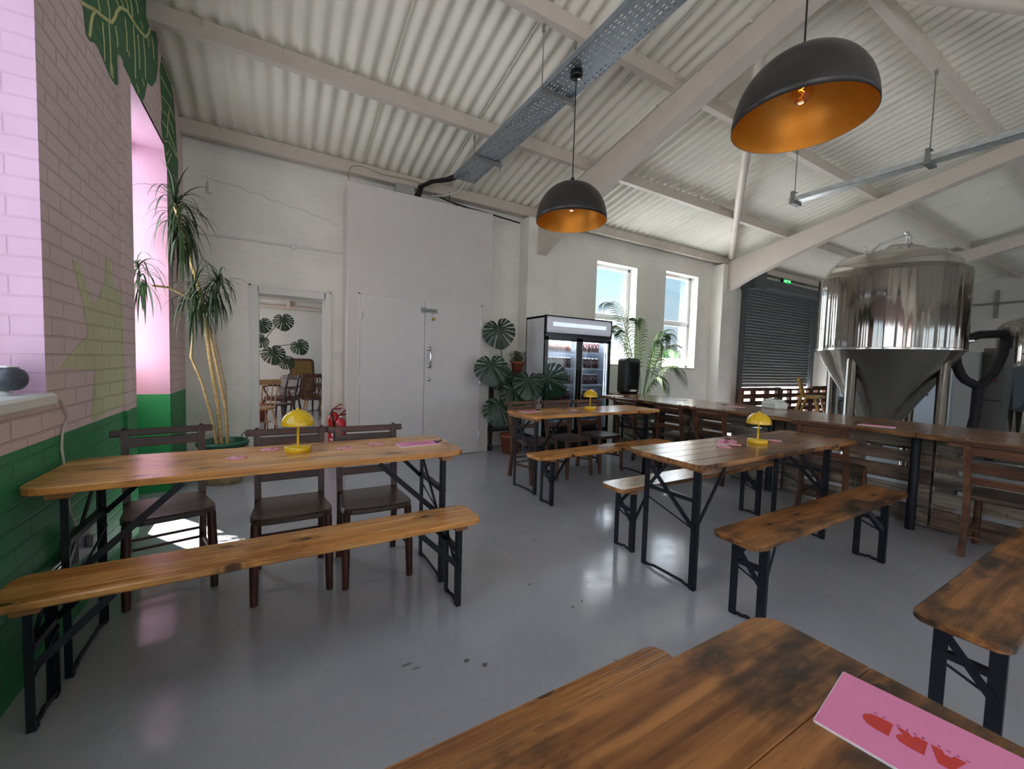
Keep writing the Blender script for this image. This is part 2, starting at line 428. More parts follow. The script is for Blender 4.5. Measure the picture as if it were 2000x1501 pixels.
def thing(name, label, cat, loc=(0, 0, 0), rz=0., group=None):
    o = bpy.data.objects.new(name, None); COL.objects.link(o)
    o.empty_display_size = .05; o.location = loc; o.rotation_euler = (0, 0, rz)
    o['label'] = label; o['category'] = cat
    if group: o['group'] = group
    return o
def tag(o, label, cat, group=None, loc=None, rz=None):
    o['label'] = label; o['category'] = cat
    if group: o['group'] = group
    if loc is not None: o.location = loc
    if rz is not None: o.rotation_euler = (0, 0, rz)
    return o
def dup(root, label, loc, rz=0., group=None):
    r = root.copy(); COL.objects.link(r); r.location = loc; r.rotation_euler = (0, 0, rz); r['label'] = label
    if group: r['group'] = group
    def rec(a, b):
        for ch in [c for c in bpy.data.objects if c.parent == a]:
            c = ch.copy(); COL.objects.link(c); c.parent = b; rec(ch, c)
    rec(root, r); return r
def Tr(loc=(0, 0, 0), rot=(0, 0, 0), sc_=(1, 1, 1)):
    return Matrix.Translation(loc) @ Euler(rot).to_matrix().to_4x4() @ Matrix.Diagonal((*sc_, 1))

# ------------------------------------------------------------------ the setting
WX = -.855; FY = 5.78; RX = 18.7; BY = -6.2
def zroof(y): return 3.80+.21*(5.62-y) if y > -.3 else 3.80+.21*(5.92-(-.3-y))
def holes_wall(mb, a0, a1, z0, z1, holes, f, mi=0):
    xs = sorted({a0, a1, *[h[0] for h in holes], *[h[1] for h in holes]})
    zs = sorted({z0, z1, *[h[2] for h in holes], *[h[3] for h in holes]})
    for i in range(len(xs)-1):
        for j in range(len(zs)-1):
            cx = (xs[i]+xs[i+1])/2; cz = (zs[j]+zs[j+1])/2
            if any(h[0] < cx < h[1] and h[2] < cz < h[3] for h in holes): continue
            f(mb, xs[i], xs[i+1], zs[j], zs[j+1])

mb = MB(); mb.box(-4.5, 20, BY-.3, 12.0, -.2, 0); FLOOR = mb.build('floor', M['floor'], kind='structure')
# scuffs that stay on the floor paint
mb = MB()
for (x, y, r, e) in ((.50, 1.70, .006, 5), (.53, 1.66, .005, 4), (1.245, 1.26, .012, 1), (1.335, 1.28, .010, 1), (.74, 1.6, .010, 1.6), (.8, 1.54, .012, 1.2), (1.42, 1.7, .01, 1), (1.5, 1.72, .008, 1), (1.33, 2.0, .011, 1), (1.7, 2.5, .01, 1.3)):
    mb.prism([(x+r*e*math.cos(t*PI/6)*(1+.3*math.sin(t*5)), y+r*math.sin(t*PI/6)*(1+.2*math.cos(t*7))) for t in range(12)], .0002, .0008)
mb.build('scuff_mark', M['floor_stain'], FLOOR)

# far wall with door, two windows and the shutter opening
W2 = (5.10, 6.13, 1.36, 3.24); W3 = (6.96, 8.0, 1.33, 3.31); SH = (9.68, 13.1, 0, 3.42); DR = (-.165, .57, 0, 2.08)
mb = MB(); holes_wall(mb, WX-.4, RX+.3, 0, 3.86, [DR, W2, W3, SH], lambda m, a, b, c, d: m.box(a, b, FY, FY+.3, c, d))
mb.build('wall_far', M['wall_white_x'], kind='structure')
# left wall: near window, bay opening, an added fill-light window behind the camera
W1 = (.35, 2.55, 1.13, 3.25); BAY = (3.86, 5.0, 0, 3.2); W4 = (-5.2, -1.2, 1.0, 3.3)
mb = MB(); holes_wall(mb, BY-.3, FY+.3, 0, 5.4, [W1, BAY, W4], lambda m, a, b, c, d: m.box(WX-.27, WX, a, b, c, d))
WL = mb.build('wall_left', M['wall_pink_y'], kind='structure')
mb = MB(); mb.box(WX-.28, WX-.0, 5.0-.004, 5.0+.02, 0, 3.2); mb.box(WX-.27, WX-.0, 3.86, 5.0, 3.2-.006, 3.22)
mb.build('reveal_far', M['pink_plaster'], WL)
mb = MB(); mb.box(WX-.27, WX-.001, 2.546, 2.56, 1.13, 3.25); mb.build('window_reveal', M['lav_brick'], WL)
mb = MB(); mb.box(WX-.02, WX+.006, 3.66, 3.862, 0, 3.2); mb.box(WX-.02, WX+.016, 3.60, 3.66, 0, 3.2); mb.build('reveal_trim', M['wall_pink_y'], WL)
# gable, back wall, roofs
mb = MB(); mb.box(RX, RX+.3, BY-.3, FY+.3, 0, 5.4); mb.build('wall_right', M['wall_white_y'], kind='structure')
mb = MB(); holes_wall(mb, WX-.4, RX+.3, 0, 4.2, [(k*3.2+.6, k*3.2+2.9, 1.0, 3.0) for k in range(5)], lambda m, a, b, c, d: m.box(a, b, BY-.3, BY, c, d))
mb.build('wall_back', M['wall_white_x'], kind='structure')
def sheet(y0, y1, name):
    mb = MB(); pitch = .146; xs = []; x = WX-.3
    while x < RX+.2: xs.append(x); x += pitch/10
    vs = []; fs = []
    for x in xs:
        zz = .02*math.cos(2*PI*x/pitch)+.022
        for y in (y0, y1): vs.append((x, y, zroof(y)+zz))
        vs.append((x, y0, zroof(y0)+zz+.012)); vs.append((x, y1, zroof(y1)+zz+.012))
    for k in range(len(xs)-1):
        a = k*4; b = a+4
        fs.append((a, a+1, b+1, b)); fs.append((a+2, b+2, b+3, a+3))
    mb.add(vs, fs, 0, True)
    return mb.build(name, M['ceil'], kind='structure')
sheet(-.3, 6.15, 'ceiling'); sheet(BY-.3, -.300001, 'ceiling_back')
# lapped sheet joints
mb = MB()
for k in range(1, 17):
    x = WX+.62+k*1.095
    x = round(x/.146)*.146+.073
    mb.tube([(x+.045, y, zroof(y)+.012) for y in (5.7, -.25)], .0045, 5)
mb.build('trim_1', M['ceil'], kind='structure')
# purlins: C sections along X
PY = [5.62, 4.36, 3.0, 1.64, .3]
for y in PY:
    zt = zroof(y)-.004
    prof = [(-.03, 0), (.03, 0), (.03, -.012), (-.018, -.012), (-.018, -.128), (.042, -.128), (.042, -.14), (-.03, -.14)]
    n = len(prof); vs = [(x, y+a, zt+b) for x in (WX-.05, RX+.1) for a, b in prof]
    fs = [(j, (j+1) % n, n+(j+1) % n, n+j) for j in range(n)]
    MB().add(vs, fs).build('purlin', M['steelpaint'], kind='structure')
mb = MB()
for y in PY[:4]:
    x = WX+.35
    while x < 9.5:
        z = zroof(y)
        mb.tube([(x, y-.034, z+.03), (x, y-.04, z-.02), (x+.004, y-.036, z-.06)], .004, 5); x += .584
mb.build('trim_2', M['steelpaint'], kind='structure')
# rafters: haunched I beams at each pilaster
PILX = [3.69, 8.72, 13.75]
def rafter(x):
    mb = MB(); hw = .085
    ys = [5.52, 5.0, 4.0, 3.0, 2.0, .6, -.3, -2.5, BY]
    top = [zroof(y)-.145 for y in ys]
    dep = [.62, .5, .36, .28, .235, .23, .23, .23, .3]
    for k in range(len(ys)-1):
        y0, y1 = ys[k], ys[k+1]; t0, t1 = top[k], top[k+1]; d0, d1 = dep[k], dep[k+1]
        def slab(xa, xb, za0, zb0, za1, zb1):
            mb.add([(xa, y0, za0), (xb, y0, za0), (xb, y0, zb0), (xa, y0, zb0), (xa, y1, za1), (xb, y1, za1), (xb, y1, zb1), (xa, y1, zb1)],
                   [(0, 1, 2, 3), (7, 6, 5, 4), (0, 4, 5, 1), (1, 5, 6, 2), (2, 6, 7, 3), (3, 7, 4, 0)])
        slab(x-hw, x+hw, t0-.014, t0, t1-.014, t1)
        slab(x-.008, x+.008, t0-d0+.014, t0-.014, t1-d1+.014, t1-.014)
        slab(x-hw, x+hw, t0-d0, t0-d0+.014, t1-d1, t1-d1+.014)
        slab(x-hw+.004, x-hw+.012, t0-d0+.014, t0-.014, t1-d1+.014, t1-.014)
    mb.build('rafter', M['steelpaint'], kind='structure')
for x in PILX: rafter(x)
mb = MB()
for x in PILX: mb.box(x-.245, x+.245, 5.51, FY+.01, 0, 3.62)
mb.build('wall_pilasters', M['wall_white_x'], kind='structure')
# round wind braces
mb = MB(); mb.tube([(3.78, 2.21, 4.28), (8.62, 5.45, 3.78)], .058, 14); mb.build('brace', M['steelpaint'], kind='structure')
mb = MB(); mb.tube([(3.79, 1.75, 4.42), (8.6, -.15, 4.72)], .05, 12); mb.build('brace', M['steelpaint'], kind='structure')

# cupboard block with double doors
BX0, BX1, BYF = .78, 2.755, 5.40
mb = MB(); mb.bbox(BX0, BX1, BYF, FY-.002, 0, 3.478, .006); PART = mb.build('wall_cupboard', M['plaster'], kind='structure')
mb = MB()
for (a, b, c, d) in ((.905, .925, 0, 2.15), (2.6, 2.62, 0, 2.16), (.905, 2.62, 2.13, 2.15)):
    mb.box(a, b, BYF-.006, BYF, c, d)
mb.build('trim_3', M['door_white'], kind='structure')
def leaf(n, x0, x1):
    mb = MB(); mb.bbox(x0, x1, BYF-.022, BYF-.001, .012, 2.126, .002)
    return mb.build('door_%d' % n, M['door_white'], kind='structure')
D1 = leaf(1, .929, 1.752); D2 = leaf(2, 1.758, 2.597)
for d, x in ((D1, .93), (D2, 2.597)):
    for z in (.28, 1.06, 1.87):
        mb = MB(); mb.tube([(x, BYF-.03, z-.05), (x, BYF-.03, z+.05)], .011, 8); mb.box(x-.02, x+.02, BYF-.026, BYF-.02, z-.05, z+.05)
        mb.build('hinge', M['trim_white'], d)
mb = MB(); xh = 1.825
mb.tube([(xh, BYF-.022, 1.255), (xh, BYF-.075, 1.275), (xh, BYF-.08, 1.33), (xh, BYF-.08, 1.42), (xh, BYF-.075, 1.47), (xh, BYF-.022, 1.49)], .011, 10)
for z in (1.255, 1.49): mb.lathe([(0, .008), (.03, .006), (.032, 0)], 16, T=Tr((xh, BYF-.022, z), (PI/2, 0, 0)))
mb.build('pull_handle', M['chrome'], D2)
mb = MB(); mb.lathe([(.006, .012), (.024, .012), (.027, 0)], 16, T=Tr((xh-.005, BYF-.022, 1.075), (PI/2, 0, 0))); mb.build('lock', M['chrome'], D2)
mb = MB(); mb.box(1.70, 1.75, BYF-.03, BYF-.02, 1.965, 2.04); mb.box(1.76, 1.93, BYF-.03, BYF-.02, 1.972, 2.03); mb.tube([(1.71, BYF-.036, 2.0), (1.9, BYF-.036, 2.0)], .008, 8)
HASP = mb.build('hasp_bolt', M['zinc'], D2)
mb = MB(); mb.bbox(1.852, 1.888, BYF-.05, BYF-.034, 1.87, 1.912, .003)
PL = mb.build('padlock', M['brass']); tag(PL, 'small brass padlock hanging from the bolt on the white cupboard doors', 'padlock')
mb = MB(); mb.tube([(1.86, BYF-.042, 1.91), (1.86, BYF-.042, 1.955), (1.87, BYF-.042, 1.97), (1.88, BYF-.042, 1.955), (1.88, BYF-.042, 1.91)], .003, 6); mb.build('shackle', M['chrome'], PL)

# doorway frame
mb = MB()
mb.box(-.24, -.158, FY-.02, FY+.31, 0, 2.155); mb.box(.562, .62, FY-.02, FY+.31, 0, 2.155); mb.box(-.165, .57, FY-.02, FY+.31, 2.072, 2.155)
mb.box(-.255, -.235, FY-.03, FY, 0, 2.17); mb.box(.615, .632, FY-.03, FY, 0, 2.17); mb.box(-.255, .632, FY-.03, FY, 2.152, 2.17)
mb.build('trim_4', M['trim_white'], kind='structure')
mb = MB(); mb.box(.632, BX0, FY-.012, FY, 0, .09); mb.box(BX0, .905, BYF-.01, BYF, 0, .07); mb.box(WX, -.255, FY-.012, FY, 0, .09)
mb.build('baseboard_far', M['trim_white'], kind='structure')

# windows
def far_window(n, w):
    x0, x1, z0, z1 = w; y = FY+.19; f = .055; zm = z0+(z1-z0)*.47
    mb = MB()
    for a, b, c, d in ((x0, x1, z1-f, z1), (x0, x1, z0, z0+f), (x0, x0+f, z0, z1), (x1-f, x1, z0, z1), (x0, x1, zm-.03, zm+.04)):
        mb.bbox(a, b, y, y+.07, c, d, .006)
    mb.bbox(x0+f, x1-f, y-.02, y+.03, zm+.04, zm+.075, .005); mb.bbox(x1-f-.04, x1-f, y-.015, y+.03, z0+f, z1-f, .005); mb.bbox(x0+f, x0+f+.04, y-.015, y+.03, z0+f, z1-f, .005)
    wn = mb.build('window_%d' % n, M['upvc'], kind='structure')
    mb = MB(); mb.box(x0+f, x1-f, y+.03, y+.036, z0+f, zm-.03); mb.build('pane', M['glass'], wn)
    mb = MB(); mb.box(x0+f, x1-f, y+.03, y+.036, zm+.04, z1-f); mb.build('pane', M['glass'], wn)
    mb = MB(); mb.bbox(x0-.0, x1+.0, FY-.0, y, z0-.02, z0+.004, .004); mb.build('sill', M['trim_white'], wn)
    if n == 3:
        mb = MB(); mb.bbox(x0+.12, x0+.62, y-.03, y-.001, z1-f+.005, z1-.008, .004); mb.build('trickle_vent', M['steelpaint'], wn)
    return wn
far_window(2, W2); far_window(3, W3)
def side_window(n, w, x, vertical):
    y0, y1, z0, z1 = w; f = .055; mb = MB()
    for a, b, c, d in ((y0, y1, z1-f, z1), (y0, y1, z0, z0+f), (y0, y0+f, z0, z1), (y1-f, y1, z0, z1)) + tuple((v-.03, v+.03, z0, z1) for v in vertical):
        mb.box(x-.07, x, a, b, c, d)
    wn = mb.build('window_%d' % n, M['upvc'], kind='structure')
    mb = MB(); mb.box(x-.04, x-.034, y0+f, y1-f, z0+f, z1-f); mb.build('pane', M['glass'], wn)
    return wn
w1 = side_window(1, W1, WX-.21, (1.45,))
mb = MB(); mb.prism(rrect(WX-.2, WX+.028, W1[0]-.05, W1[1]+.022, .012), W1[2]-.045, W1[2]+.012, .012); mb.build('sill', M['trim_white'], w1)
side_window(4, W4, WX-.21, (-4.2, -3.2, -2.2))  # added window out of view, made to hold a fill lamp
wb = side_window(5, (4.33, 5.02, .85, 2.72), WX-.30, ())
mb = MB(); mb.box(WX-.40, WX-.28, 3.7, 5.2, 0, .85); mb.box(WX-.40, WX-.28, 3.7, 4.33, .85, 3.4); mb.box(WX-.40, WX-.28, 5.02, 5.2, .85, 3.4); mb.box(WX-.40, WX-.28, 3.7, 5.2, 2.72, 3.4)  # unseen bay wall, opening shaped to trim the sun patch
mb.build('wall_bay_sun_mask', M['pink_plaster'], kind='structure')
def added_back_window(n, k):  # unseen windows added in the back wall to carry fill lamps
    a = k*3.2+.6; b = a+2.3; mb = MB(); y = BY-.12
    for p, q, c, d in ((a, b, 2.94, 3.0), (a, b, 1.0, 1.06), (a, a+.06, 1, 3), (b-.06, b, 1, 3), (a+1.12, a+1.18, 1, 3), (a, b, 2.3, 2.36)): mb.box(p, q, y-.05, y+.02, c, d)
    wn = mb.build('window_%d' % n, M['upvc'], kind='structure')
    mb = MB(); mb.box(a+.06, b-.06, y-.03, y-.024, 1.06, 2.94); mb.build('pane', M['glass'], wn)
for k in range(5): added_back_window(6+k, k)

# mural on the left wall
CAMP = Vector((0, 0, 1.33))
def on_wall(px, py, off=.0025):
    v = CM @ Vector(((px-1000)/798., -(py-750.5)/798., 1.0))
    t = (WX+off)/v.x
    return (v.y*t, 1.33+v.z*t)
CM = Matrix(((0.86409792, 0.00157682, 0.50332127), (-0.50249913, 0.059921, 0.86249875), (0.02879951, 0.99820188, -0.05256997)))
SW = Matrix(((0, 0, 1, 0), (1, 0, 0, 0), (0, 1, 0, 0), (0, 0, 0, 1)))    # (y,z,x) -> world
def paint(name, pts, mat, x0=.001, x1=.003, parent=None):
    poly = [on_wall(*p) for p in pts]
    from mathutils.geometry import tessellate_polygon
    tri = tessellate_polygon([[Vector((a, b, 0)) for a, b in poly]])
    mb = MB(); mb.add([(WX+x1, a, b) for a, b in poly], [tuple(t) for t in tri])
    n = len(poly); mb.add([(WX+x, a, b) for x in (x0, x1) for a, b in poly], [(j, (j+1) % n, n+(j+1) % n, n+j) for j in range(n)])
    return mb.build(name, mat, WL)
k3 = lambda u, v: (40+u/4.17, v/4.17)
leaf1 = [k3(*p) for p in ((492, -260), (500, 0), (520, 110), (535, 280), (570, 340), (605, 345), (640, 395), (680, 500), (740, 640), (778, 692), (822, 698), (845, 660), (858, 590), (905, 675), (950, 770), (990, 828), (1012, 790), (1034, 668), (1072, 706), (1105, 655), (1118, 560), (1118, 330), (1100, 260), (1046, 235), (1046, 0), (1046, -120), (900, -330), (650, -380))]
paint('painted_leaf', leaf1, M['mural_green'])
leaf2 = [k3(*p) for p in ((1152, 455), (1180, 530), (1215, 640), (1246, 800), (1262, 980), (1272, 1180), (1284, 1330), (1282, 1440), (1290, 1560), (1268, 1640), (1240, 1600), (1218, 1500), (1180, 1290), (1164, 1150), (1146, 1000), (1156, 870), (1142, 700), (1136, 560))]
paint('painted_leaf', leaf2, M['mural_green'])
olive = ((143, 508), (152, 512), (160, 530), (166, 548), (181, 592), (193, 585), (206, 545), (207, 505), (216, 506), (221, 552), (228, 572), (243, 560), (246, 640), (249, 700), (251, 784), (195, 815), (180, 822), (186, 722), (117, 719), (150, 676), (172, 655), (170, 634), (164, 600), (151, 545))
paint('painted_plant', olive, M['mural_olive'])
mb = MB()
def pl(pts, r=.007):
    q = [on_wall(*k3(*p)) for p in pts]; mb.tube([(WX+.003, a, b) for a, b in q], r, 5)
pl(((500, 25), (545, 55), (600, 80), (660, 130), (735, 185), (765, 140), (775, 100), (810, 60), (860, 85), (905, 160), (960, 240), (1015, 300), (1040, 270), (1048, 235)), .011)
pl(((600, 85), (578, 130), (565, 200), (555, 300)), .009)
for u, top, bot in ((678, 180, 500), (730, 190, 620), (782, 210, 380), (862, 140, 420), (880, 400, 460), (930, 200, 640), (965, 280, 560), (1012, 300, 640), (990, 170, 240), (1040, 270, 380), (955, 680, 760), (1000, 640, 700), (745, 500, 640), (640, 0, 130), (720, 0, 170), (790, 0, 60), (830, 0, 60), (870, 0, 90), (905, 0, 150), (950, 0, 110), (1080, 300, 480)):
    pl(((u-14, top), (u, (top+bot)/2), (u+4, bot)), .005)
for p in (((1150, 490), (1215, 660)), ((1140, 620), (1225, 790)), ((1150, 780), (1215, 870), (1262, 990)), ((1160, 900), (1205, 960), (1245, 1080)), ((1150, 980), (1200, 1060), (1280, 1280)), ((1165, 1150), (1205, 1150), (1215, 1210), (1185, 1260)), ((1205, 1150), (1280, 1290)), ((1240, 1420), (1275, 1480)), ((1215, 870), (1200, 960), (1190, 1120)), ((1195, 1330), (1225, 1250))): pl(p, .006)
mb.build('painted_leaf_veins', M['mural_line'], WL)

# back room beyond the doorway
mb = MB(); mb.box(-3.2, -3.0, FY+.3, 11.8, 0, 3.2); mb.box(2.6, 2.8, FY+.3, 11.8, 0, 3.2); mb.box(-3.2, 2.8, 11.6, 11.8, 0, 3.2)
mb.build('wall_backroom', plain('backroom_white', (214, 218, 216), .6, var=.02), kind='structure')
mb = MB(); mb.box(-3.2, 2.8, FY+.3, 11.8, 2.95, 3.1); mb.build('ceiling_backroom', M['ceil'], kind='structure')
mb = MB(); mb.tube([(-3, 11.5, 2.52), (2.6, 11.5, 2.52)], .045, 10); mb.tube([(-3, 11.5, 2.74), (2.6, 11.5, 2.74)], .05, 10); mb.tube([(.32, 11.5, 2.5), (.32, 11.5, 2.95)], .05, 10)
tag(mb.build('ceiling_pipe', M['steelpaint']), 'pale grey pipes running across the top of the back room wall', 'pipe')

# outside, seen through the two windows and under the shutter
mb = MB(); mb.box(-30, 60, FY+.35, 70, -.5, -.35); mb.build('ground_outside', M['out_ground'], kind='structure')
mb = MB()
for k in range(60):
    x = 18+k*1.3+rnd.uniform(-.4, .4); y = 46+rnd.uniform(-2, 2); r = rnd.uniform(1.2, 2.0)
    mb.lathe([(0, 1.5*r), (.6*r, 1.2*r), (.95*r, .5*r), (r, -.2*r), (.8*r, -r)], 9, T=Tr((x, y, 1.6), (0, 0, k)))
HT = mb.build('hedge', M['out_tree']); tag(HT, 'distant green tree line seen through the far windows', 'hedge'); HT['kind'] = 'stuff'
CN = thing('container', 'white container with red letters outside the right far window', 'container', (22.5, 19.5, -.35), R(4))
mb = MB(); mb.bbox(-3.2, 3.2, -1, 1, 0, 2.3, .03)
for k in range(24): mb.box(-3.1+k*.26, -2.98+k*.26, -1.03, -1, .1, 2.2)
mb.build('body', M['out_white'], CN)
mb = MB()
for x, w in ((-1.6, .5), (-.7, .35), (.3, .6), (1.3, .4), (2.1, .3)):
    mb.box(x, x+w, -1.045, -1.035, .5, .7); mb.box(x, x+.12, -1.045, -1.035, .5, 1.7); mb.box(x, x+w, -1.045, -1.035, 1.1, 1.25)
mb.build('painted_letters', M['out_red'], CN)
mb = MB()
for k in range(30): mb.bbox(-.9+k*.2-.4, -.9+k*.2-.22, -.02, .02, 0, 2.0, .01)
mb.box(-1.3, 4.9, .02, .06, .5, .6); mb.box(-1.3, 4.9, .02, .06, 1.5, 1.6)
tag(mb.build('fence', M['out_orange']), 'orange timber fence outside the left far window', 'fence', loc=(13.3, 16.5, -.35), rz=R(2))

# ------------------------------------------------------------------ beer tables and benches
def leg_frame_parts(root, x, y0, y1, H, sgn):
    """folding steel leg frame at local x; sgn = towards the middle"""
    for y in (y0, y1):
        s = 1 if y == y0 else -1
        mb = MB(); mb.box(x-.012, x+.012, y-.003, y+.003, .004, H); mb.box(x-.013, x-.008, min(y, y+s*.038), max(y, y+s*.038), .004, H)
        mb.box(x-.012, x+.012, min(y, y+s*.03), max(y, y+s*.03), .0, .008)
        mb.build('leg', M['black_steel'], root)
    mb = MB(); mb.tube([(x, y0, .01), (x, y0+.07, .012), (x, y0+.09, .02), (x, y1-.09, .02), (x, y1-.07, .012), (x, y1, .01)], .009, 6); mb.build('foot_rail', M['black_steel'], root)
    mb = MB()
    mb.bar((x, y0, H-.16*H/.75-.03), (x, y1, H-.16*H/.75-.03), .03, .024)
    mb.bar((x-.016, y1-.01, H-.015), (x-.016, y0+.02, H-.36*H/.75), .005, .028)
    mb.tube([(x+.012, y1, H-.27*H/.75), (x+.012, y0, H-.39*H/.75)], .005, 6)
    mb.build('cross_brace', M['black_steel'], root)
    mb = MB()
    ym = (y0+y1)/2
    mb.bar((x+.012*sgn, y0+.01, H-.34*H/.75), (x+sgn*.36*H/.75, y0+.06, H-.008), .006, .028)
    mb.build('strut', M['black_steel'], root); mb = MB()
    mb.bar((x+.012*sgn, y1-.01, H-.2*H/.75), (x+sgn*.2*H/.75, y1-.05, H-.008), .006, .024)
    mb.build('strut', M['black_steel'], root)

def beer(name, label, cat, group, x0, x1, y0, y1, zt, lx, ly, mat, thick=.03, r=.05, rz=0., seams=0, gap=.0004):
    cx, cy = (x0+x1)/2, (y0+y1)/2
    root = thing(name, label, cat, (cx, cy, 0), rz, group)
    hx, hy = (x1-x0)/2, (y1-y0)/2
    mb = MB()
    if seams:
        n = seams; w = 2*hy/n
        for k in range(n):
            a, b = -hy+k*w, -hy+(k+1)*w-gap
            rr = r if k in (0, n-1) else .004
            poly = rrect(-hx, hx, a, b, .004, 1)
            if k == 0: poly = [(hx, b), (-hx, b)] + [(-hx+r-r*math.cos(R(t)), a+r-r*math.sin(R(t))) for t in range(0, 91, 22)] + [(hx-r+r*math.sin(R(t)), a+r-r*math.cos(R(t))) for t in range(0, 91, 22)]
            if k == n-1: poly = [(-hx, a), (hx, a)] + [(hx-r+r*math.cos(R(t)), b-r+r*math.sin(R(t))) for t in range(0, 91, 22)] + [(-hx+r-r*math.sin(R(t)), b-r+r*math.cos(R(t))) for t in range(0, 91, 22)]
            mb.prism(poly, zt-thick, zt, .0022)
    else: mb.prism(rrect(-hx, hx, -hy, hy, r, 5), zt-thick, zt, .006)
    mb.build('tabletop' if cat == 'table' else 'seat', mat, root)
    for x in lx:
        X = x-cx; s = 1 if X < 0 else -1
        mb = MB(); mb.bbox(X-.045 if s > 0 else X-.03, X+.03 if s > 0 else X+.045, -hy+.03, hy-.03, zt-thick-.028, zt-thick, .003); mb.build('batten', M['batten'], root)
        leg_frame_parts(root, X, ly[0]-cy, ly[1]-cy, zt-thick-.028, s)
    return root
G_T = 'folding beer tables'; G_B = 'folding beer benches'
beer('beer_table', 'honey pine folding table against the pink and green wall', 'table', G_T, -.835, .975, 2.19, 2.735, .81, (-.72, .87), (2.262, 2.68), M['pine'], seams=3, r=.07)
beer('beer_bench', 'long honey pine bench in front of the table at the green wall', 'bench', G_B, -.84, .985, 1.955, 2.215, .48, (-.73, .865), (1.99, 2.18), M['pine'], r=.06)
beer('beer_table', 'orange pine folding table nearest the glass door drinks fridge', 'table', G_T, 2.21, 4.12, 3.37, 3.93, .81, (2.28, 3.93), (3.42, 3.82), M['pine'], seams=3, rz=R(2), r=.05)
beer('beer_bench', 'orange bench in front of the table by the drinks fridge', 'bench', G_B, 2.06, 3.97, 3.04, 3.29, .48, (2.25, 3.8), (3.075, 3.255), M['pine'], rz=R(2), r=.05)
beer('beer_table', 'weathered shiny pine table in mid room before the pallet bar', 'table', G_T, 2.06, 4.09, 1.41, 1.965, .785, (2.17, 3.78), (1.485, 1.885), M['pine_old'], seams=5, r=.05, gap=.003)
beer('beer_bench', 'worn bench behind the weathered mid room table, shining near its left end', 'bench', G_B, 2.06, 4.05, 1.99, 2.22, .48, (2.22, 3.83), (2.015, 2.195), M['pine_old'], r=.05)
beer('beer_bench', 'orange brown bench in front of the weathered mid room table', 'bench', G_B, 2.0, 3.94, 1.045, 1.295, .48, (2.17, 3.7), (1.085, 1.265), M['pine_dark'], r=.045)
beer('beer_bench', 'dark brown bench at the right edge of the photo', 'bench', G_B, 1.985, 3.95, .262, .505, .48, (2.15, 3.72), (.295, .47), M['pine_dark'], r=.05)
beer('beer_table', 'dark stained table in the foreground under the large pink menu', 'table', G_T, -.62, .975, -.1, .492, .775, (-.45, .80), (-.03, .42), M['pine_dark'], seams=3, r=.06)
beer('beer_bench', 'ribbed orange bench tucked behind the foreground table', 'bench', G_B, -.78, 1.02, .585, .825, .48, (-.6, .84), (.62, .79), M['ribbed'], r=.05)

# ------------------------------------------------------------------ chapel chairs
def make_chair(label, loc, rz, group, slats=1, wm='chair_wood', wx='chair_wood_x'):
    c = thing('chapel_chair', label, 'chair', loc, rz, group)
    mb = MB()
    poly = []
    for t in range(0, 13):
        a = PI+PI*t/12; poly.append((.205*math.copysign(abs(math.cos(a))**.45, math.cos(a)), -.1+.115*math.copysign(abs(math.sin(a))**.6, math.sin(a))))
    poly += [(.175, .195), (-.175, .195)]
    mb.prism(poly, .425, .46, .008); mb.build('seat', M['seat_wood'], c)
    for s in (-1, 1):
        mb = MB(); mb.tube([(s*.178, -.165, .428), (s*.183, -.19, .2), (s*.185, -.205, 0)], [.022, .024, .019], 10); mb.build('front_leg', M[wm], c)
        mb = MB()
        P = [(s*.178, .235, 0), (s*.176, .20, .25), (s*.176, .205, .45), (s*.18, .245, .67), (s*.183, .285, .862)]
        for a, b in zip(P, P[1:]): mb.bar(a, b, .036, .036, up=(0, 1, 0))
        mb.build('back_post', M[wm], c)
        mb = MB(); mb.bar((s*.184, -.195, .19), (s*.177, .205, .16), .014, .024); mb.build('side_stretcher', M[wm], c)
    mb = MB()
    mb.prism([(-.24, -.016), (.24, -.016), (.245, 0), (.24, .016), (-.24, .016), (-.245, 0)], -.02, .02, .004, T=Tr((0, .29, .848), (R(-12), 0, 0)))
    for s in (-1, 1): mb.lathe([(.011, -.004), (.011, .008), (.006, .012), (0, .012)], 10, T=Tr((s*.183, .287, .868)))
    mb.build('top_rail', M[wx], c)
    mb = MB(); mb.bbox(-.178, .178, -.008, .008, -.028, .028, .003, T=Tr((0, .272, .79), (R(-12), 0, 0))); mb.build('back_slat', M[wx], c)
    for k in range(slats):
        mb = MB(); mb.bbox(-.178, .178, -.008, .008, -.025, .025, .003, T=Tr((0, .228-.015*k, .575+(.09*k if k else 0)), (R(-11), 0, 0))); mb.build('back_slat', M[wx], c)
    for z in (.155, .215):
        mb = MB(); mb.bar((-.175, .215, z), (.175, .215, z), .012, .014); mb.build('back_stretcher', M[wx], c)
    return c
G1 = 'chapel chairs at the table by the green wall'
ch = make_chair('dark wooden chair nearest the green wall, turned slightly', (-.525, 2.985, 0), R(13), G1)
dup(ch, 'dark wooden chair behind the left yellow lamp', (.09, 2.70, 0), 0, G1)
dup(ch, 'dark wooden chair right of the left yellow lamp, before the fire extinguishers', (.545, 2.65, 0), R(-1.5), G1)
G2 = 'chapel chairs behind the table by the fridge'
ch = make_chair('wooden chair below the monstera, leftmost behind the fridge side table', (2.60, 3.90, 0), R(3), G2, 1, 'chair_oak', 'chair_oak_x')
dup(ch, 'wooden chair before the left fridge door', (3.12, 3.92, 0), R(2), G2)
dup(ch, 'wooden chair with a shiny seat before the right fridge door', (3.64, 3.93, 0), R(0), G2)
G3 = 'chapel chairs along the pallet bar'
cb = make_chair('wooden chair at the far end of the bar in front of the speaker', (4.63, 4.25, 0), R(90), G3, 2, 'chair_oak', 'chair_oak_x')
